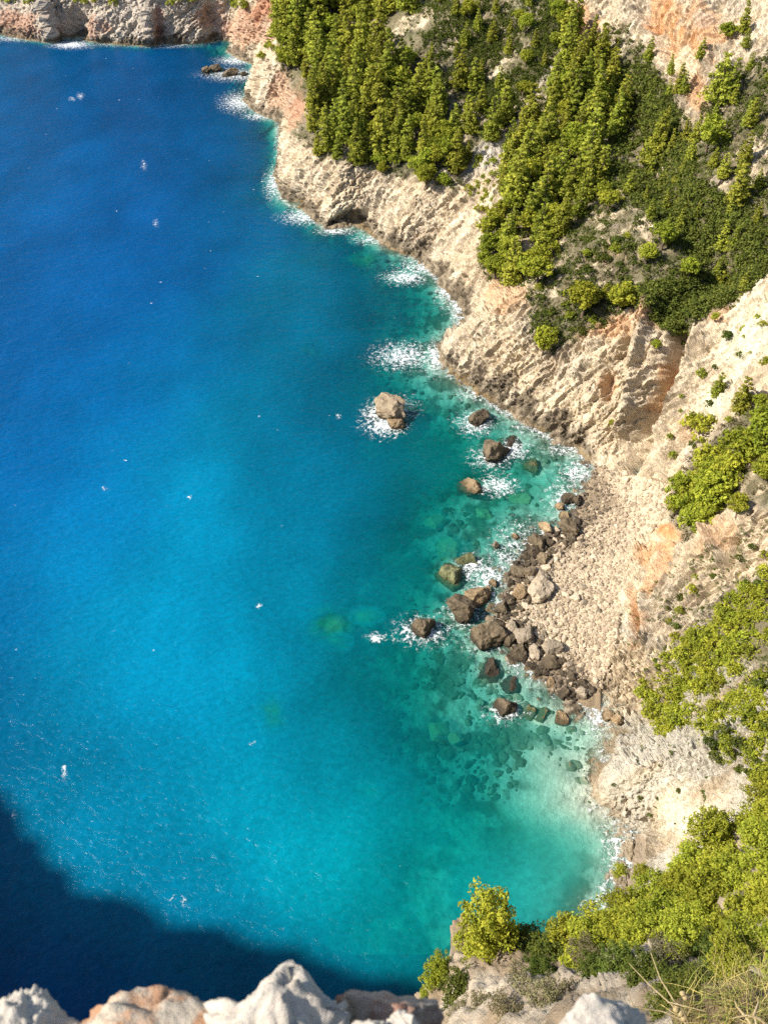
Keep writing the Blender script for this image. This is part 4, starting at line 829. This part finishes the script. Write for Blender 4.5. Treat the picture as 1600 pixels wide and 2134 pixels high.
# ------------------------------------------------------------------ bushes on the near bluff
def near(pr, x, y, hpx, wpx, label, group=None, name='pine_bush'):
    c = bluff_ground(x, y); m_ = px_m(c, x, y); d = rays(x, y); cosd = math.hypot(d[0], d[1])/np.linalg.norm(d)
    wd = wpx*m_; h = max(wd*.7, hpx*m_*.9)
    plant(name, pr, c, h, wd*1.1, label, 'bush' if 'bush' in name or 'shrub' in name else 'tree', group or 'bushes on the near bluff', sink=.06)
near(NEART[0], 1025, 1965, 250, 150, 'shaggy bright pine perched on the tip of the rocky bluff', 'pine on the bluff tip', 'pine_tree')
near(NEARB[0], 1000, 1985, 90, 95, 'lower branches bush hugging the shaggy pine on the bluff tip')
near(NEARB[1], 905, 2030, 90, 70, 'small bright bush on the seaward edge of the bluff'); near(NEARD[0], 955, 2062, 74, 92, 'dark green bush on the bare rock of the bluff')
near(NEARB[2], 880, 2075, 26, 26, 'tiny sprig bush at the outermost bluff rock')
near(NEARD[1], 1090, 1985, 70, 84, 'dark shadowed shrub right of the shaggy pine'); near(NEARD[0], 1140, 2010, 70, 110, 'dark shrub in the saddle between shaggy pine and thicket'); near(NEARD[1], 1120, 2040, 50, 80, 'low dark shrub at the foot of the saddle')
near(NEART[0], 1302, 1852, 52, 36, 'little umbrella pine silhouetted against the white surf', 'pine against the surf', 'pine_tree'); near(NEART[0], 1345, 1850, 50, 46, 'sparse pine beside the little umbrella pine', 'pine against the surf', 'pine_tree')
ROWS = [(1295,1925,110,90),(1370,1880,110,100),(1440,1830,110,100),(1490,1790,110,100),(1545,1755,110,100),(1595,1715,100,100),(1215,2010,150,120),(1180,1985,100,80),(1255,1975,120,100),(1310,1985,130,120),(1390,1950,130,120),(1470,1905,140,120),(1550,1860,140,120),(1600,1800,140,120),(1340,1930,110,100),(1420,1890,110,100),(1510,1840,120,110),(1580,1770,110,100),(1420,2010,130,120),(1500,1965,150,130),(1580,1920,150,130),(1640,1860,150,130),(1640,1760,120,110),(1650,1960,150,130),(1350,1995,110,100),(1450,1960,120,110),(1590,2000,120,120),(1530,2040,110,110),(1640,2040,130,130),(1610,1900,130,120),(1560,1930,120,110)]
for i, (x, y, hp, wp) in enumerate(ROWS): near(NEARB[i % 4], x, y, hp, wp, 'bright yellow green bush ' + ('on the outer brow of the near thicket' if i < 6 else 'next to the saddle end of the near thicket' if x < 1330 else 'beside the dry grass in the near thicket' if y > 1930 else 'in the middle of the near thicket'), 'near thicket bushes ' + ('brow' if i < 6 else 'saddle' if x < 1330 else 'grass side' if y > 1930 else 'middle'))
for i, (x, y, wp) in enumerate([(1300,2050,100),(1350,2070,110),(1420,2080,120),(1500,2040,120),(1560,2000,110),(1240,2060,80),(1480,1990,90),(1450,2080,100),(1380,2100,100),(1540,2090,100)]): near(NEARD[i % 2], x, y, wp*.7, wp, 'dark olive shrub in the shaded hollow below the thicket', 'shrubs in the shaded hollow')
for i, (x, y, wp) in enumerate([(1180,2075,100),(1080,2080,90),(1010,2100,80),(1130,2110,100),(1230,2030,90),(1400,2040,90),(960,2110,60),(1060,2120,80)]): near(NEARDRY[i % 2], x, y, wp*.5, wp, 'dry brown bush on the earthy bluff slope', 'dry bushes on the bluff')

# ------------------------------------------------------------------ dry grass and twigs close to the viewer
def at_t(px, py, t): return rays(px, py)*t + np.array([0, 0, H])
def strips(n, base, spread, length, wdt, seed, lean=(0, 0, 1)):
    r = np.random.default_rng(seed); V = []; F = []
    for i in range(n):
        b = base + r.normal(0, 1, 3)*np.array([spread, spread, spread*.2]); d = np.array(lean) + r.normal(0, .45, 3); d /= np.linalg.norm(d); L = length*r.uniform(.5, 1.2); s = np.cross(d, r.normal(size=3)); s = s/np.linalg.norm(s)*wdt
        k0 = len(V); curve = r.normal(0, .3, 3)*L - np.array([0, 0, .25*L])
        for j in range(4):
            u = j/3; c = b + d*L*u + curve*u*u; V += [c-s*(1-u*.85), c+s*(1-u*.85)]
        for j in range(3): F.append([k0+2*j, k0+2*j+1, k0+2*j+3, k0+2*j+2])
    return np.array(V), np.array(F)
M_GR = mat_plain('straw_blades', (.30, .24, .08), (.46, .38, .14), 3); M_GRG = mat_plain('green_blades', (.13, .16, .03), (.24, .26, .06), 3)
for i, (x, y, t, n, lab) in enumerate([(1530,2100,14,240,'yellow dry grass tuft at the corner of the bluff'),(1595,2075,15,220,'taller dry grass tuft against the green thicket'),(1460,2125,15,150,'sparse dry grass tuft beside bare twigs'),(1600,2140,12,220,'brown grass clump with a reddish heart')]):
    b = at_t(x, y, t); e = bpy.data.objects.new('grass_tuft', None); COL.objects.link(e); e.location = b; tag(e, lab, 'grass')
    V, F = strips(n, np.zeros(3), .28, .7, .006, 800+i); put('dry_blades', mesh('dry_blades', V, F, M_GR), e)
    V, F = strips(n//2, np.zeros(3), .25, .7, .008, 820+i); put('green_blades', mesh('green_blades', V, F, M_GRG), e)
    # root clod down to the slope
    V, F = rockverts(3, 840+i); put('root_clod', mesh('root_clod', V*np.array([.5, .5, .35])-np.array([0, 0, .32]), F, M_BLUFF, {'Col': ('FLOAT_COLOR', np.tile((.15, .11, .06), (len(V), 1)))}), e)
tw = bpy.data.objects.new('dry_stalk', None); COL.objects.link(tw); b0 = at_t(1440, 2160, 9); tw.location = b0; tag(tw, 'bare dry stalks with round seed heads rising from the bluff edge', 'plant')
def pathpx(pts): return [tuple(at_t(x, y, t)-b0) for x, y, t in pts]
for pts in ([(1440,2150,9),(1400,2095,9.1),(1350,2050,9.2),(1310,2008,9.3)], [(1440,2150,9),(1400,2080,9.2),(1375,2040,9.3),(1355,1985,9.4)], [(1430,2130,9),(1380,2108,9),(1320,2098,9),(1305,2062,9)], [(1440,2150,9),(1420,2100,8.9),(1390,2088,8.8),(1470,2108,8.8)]):
    V, F = tube([(pathpx(pts), [.011, .009, .007, .004])], 5); put('stalk', mesh('stalk', V, F, M_STRAW), tw)
hv, hf = rockverts(2, 3, 3, .1)
hm = mesh('seed_head', hv*.03, hf, M_STRAW)
for x, y in ((1410,2095),(1418,2112),(1424,2122),(1427,2078),(1422,2070),(1408,2104)):
    put('seed_head', hm, tw, tuple(at_t(x, y, 9)-b0))
br = bpy.data.objects.new('dead_branch', None); COL.objects.link(br); b1 = at_t(1570, 2150, 8); br.location = b1; tag(br, 'pale dead branch lying in the dry grass at the corner', 'branch')
for pts in ([(1570,2150,8),(1560,2128,8),(1535,2098,8.1),(1530,2085,8.2)], [(1600,2140,8),(1580,2122,8),(1555,2116,8),(1525,2122,8)], [(1575,2140,8),(1570,2115,8.1),(1580,2090,8.2),(1575,2080,8.2)]):
    V, F = tube([([tuple(at_t(*q_)-b1) for q_ in pts], [.018, .015, .01, .005])], 5); put('twig', mesh('twig', V, F, M_STRAW), br)

# ------------------------------------------------------------------ parapet stones right in front of the viewer
def mat_fg(name, c1, c2, stain=None):
    k = NT(name); tc = k.n('ShaderNodeTexCoord').outputs['Object']; n = k.noise(7, 7, .7, tc); n2 = k.noise(38, 5, .7, tc)
    col = k.mixc(k.ramp(n, .3, .7), c1, c2); col = k.mixc(k.math('MULTIPLY', k.ramp(n2, .5, .8), .45), col, (c1[0]*.5, c1[1]*.47, c1[2]*.42))
    if stain: col = k.mixc(k.math('MULTIPLY', k.ramp(k.noise(4.2, 4, .65, tc), .42, .58), .85), col, stain)
    h = k.math('ADD', n, k.math('MULTIPLY', n2, .5)); p = k.n('ShaderNodeBsdfPrincipled', i_Base_Color=col, i_Roughness=.9, i_Normal=k.bump(h, .7, .03)); p.inputs['Specular IOR Level'].default_value = .2
    return k.done(p.outputs[0])
FM = [mat_fg('white_limestone', (.42, .37, .31), (.50, .455, .385)), mat_fg('rusty_limestone', (.42, .355, .27), (.50, .43, .34), (.36, .18, .09)), mat_fg('red_limestone', (.36, .28, .215), (.45, .37, .29), (.23, .10, .065))]
FG = [(55,2192,170,150,2.9,0,'rough grey white parapet stone beside the rust stained one',.20),(290,2168,380,175,2.9,1,'long parapet stone with orange rust stains',.12),(590,2190,270,190,2.9,0,'tall knobbly white parapet stone with a pointed top',.26),
 (800,2134,210,120,3.1,2,'dark red stained parapet stone beside the knobbly one',.14),(775,2160,70,60,2.7,0,'small white pebble stone in front of the red stained stone',.14),(840,2166,90,70,2.7,0,'white lumpy stone between red stone and smooth boulder',.16),(1250,2150,260,170,2.9,0,'smooth pale faceted stone apart from the rough ones',.05)]
for i, (x, y, wd, hg, t, mi, lab, rg) in enumerate(FG):
    s = t/FPX; r2 = np.random.default_rng(60+i)
    V, F = rockverts(5, 300+i*7, 9 if i in (1, 6) else 5, .10, .62 if i in (1, 6) else .7)
    V = V*(1 + rg*.5*ridged(V+i, .55, 3, i) + rg*.45*fbm(V+i, .16, 3, i+3))[:, None]
    if i == 2: V[:, 1] += .75*np.exp(-((V[:, 0]-.05)/.30)**2)*np.maximum(V[:, 1], 0); V[:, 2] += .4*np.exp(-((V[:, 0]-.05)/.33)**2)*np.maximum(V[:, 2], 0); V[:, 0] *= 1.05
    c = at_t(x, y, t)
    V = V*np.array([wd*s*.52, hg*s*.60, hg*s*.62])
    o = put('parapet_stone', mesh('parapet_stone', V, F, FM[mi], None, True), None, tuple(c), (0, 0, 0)); tag(o, lab, 'stone')
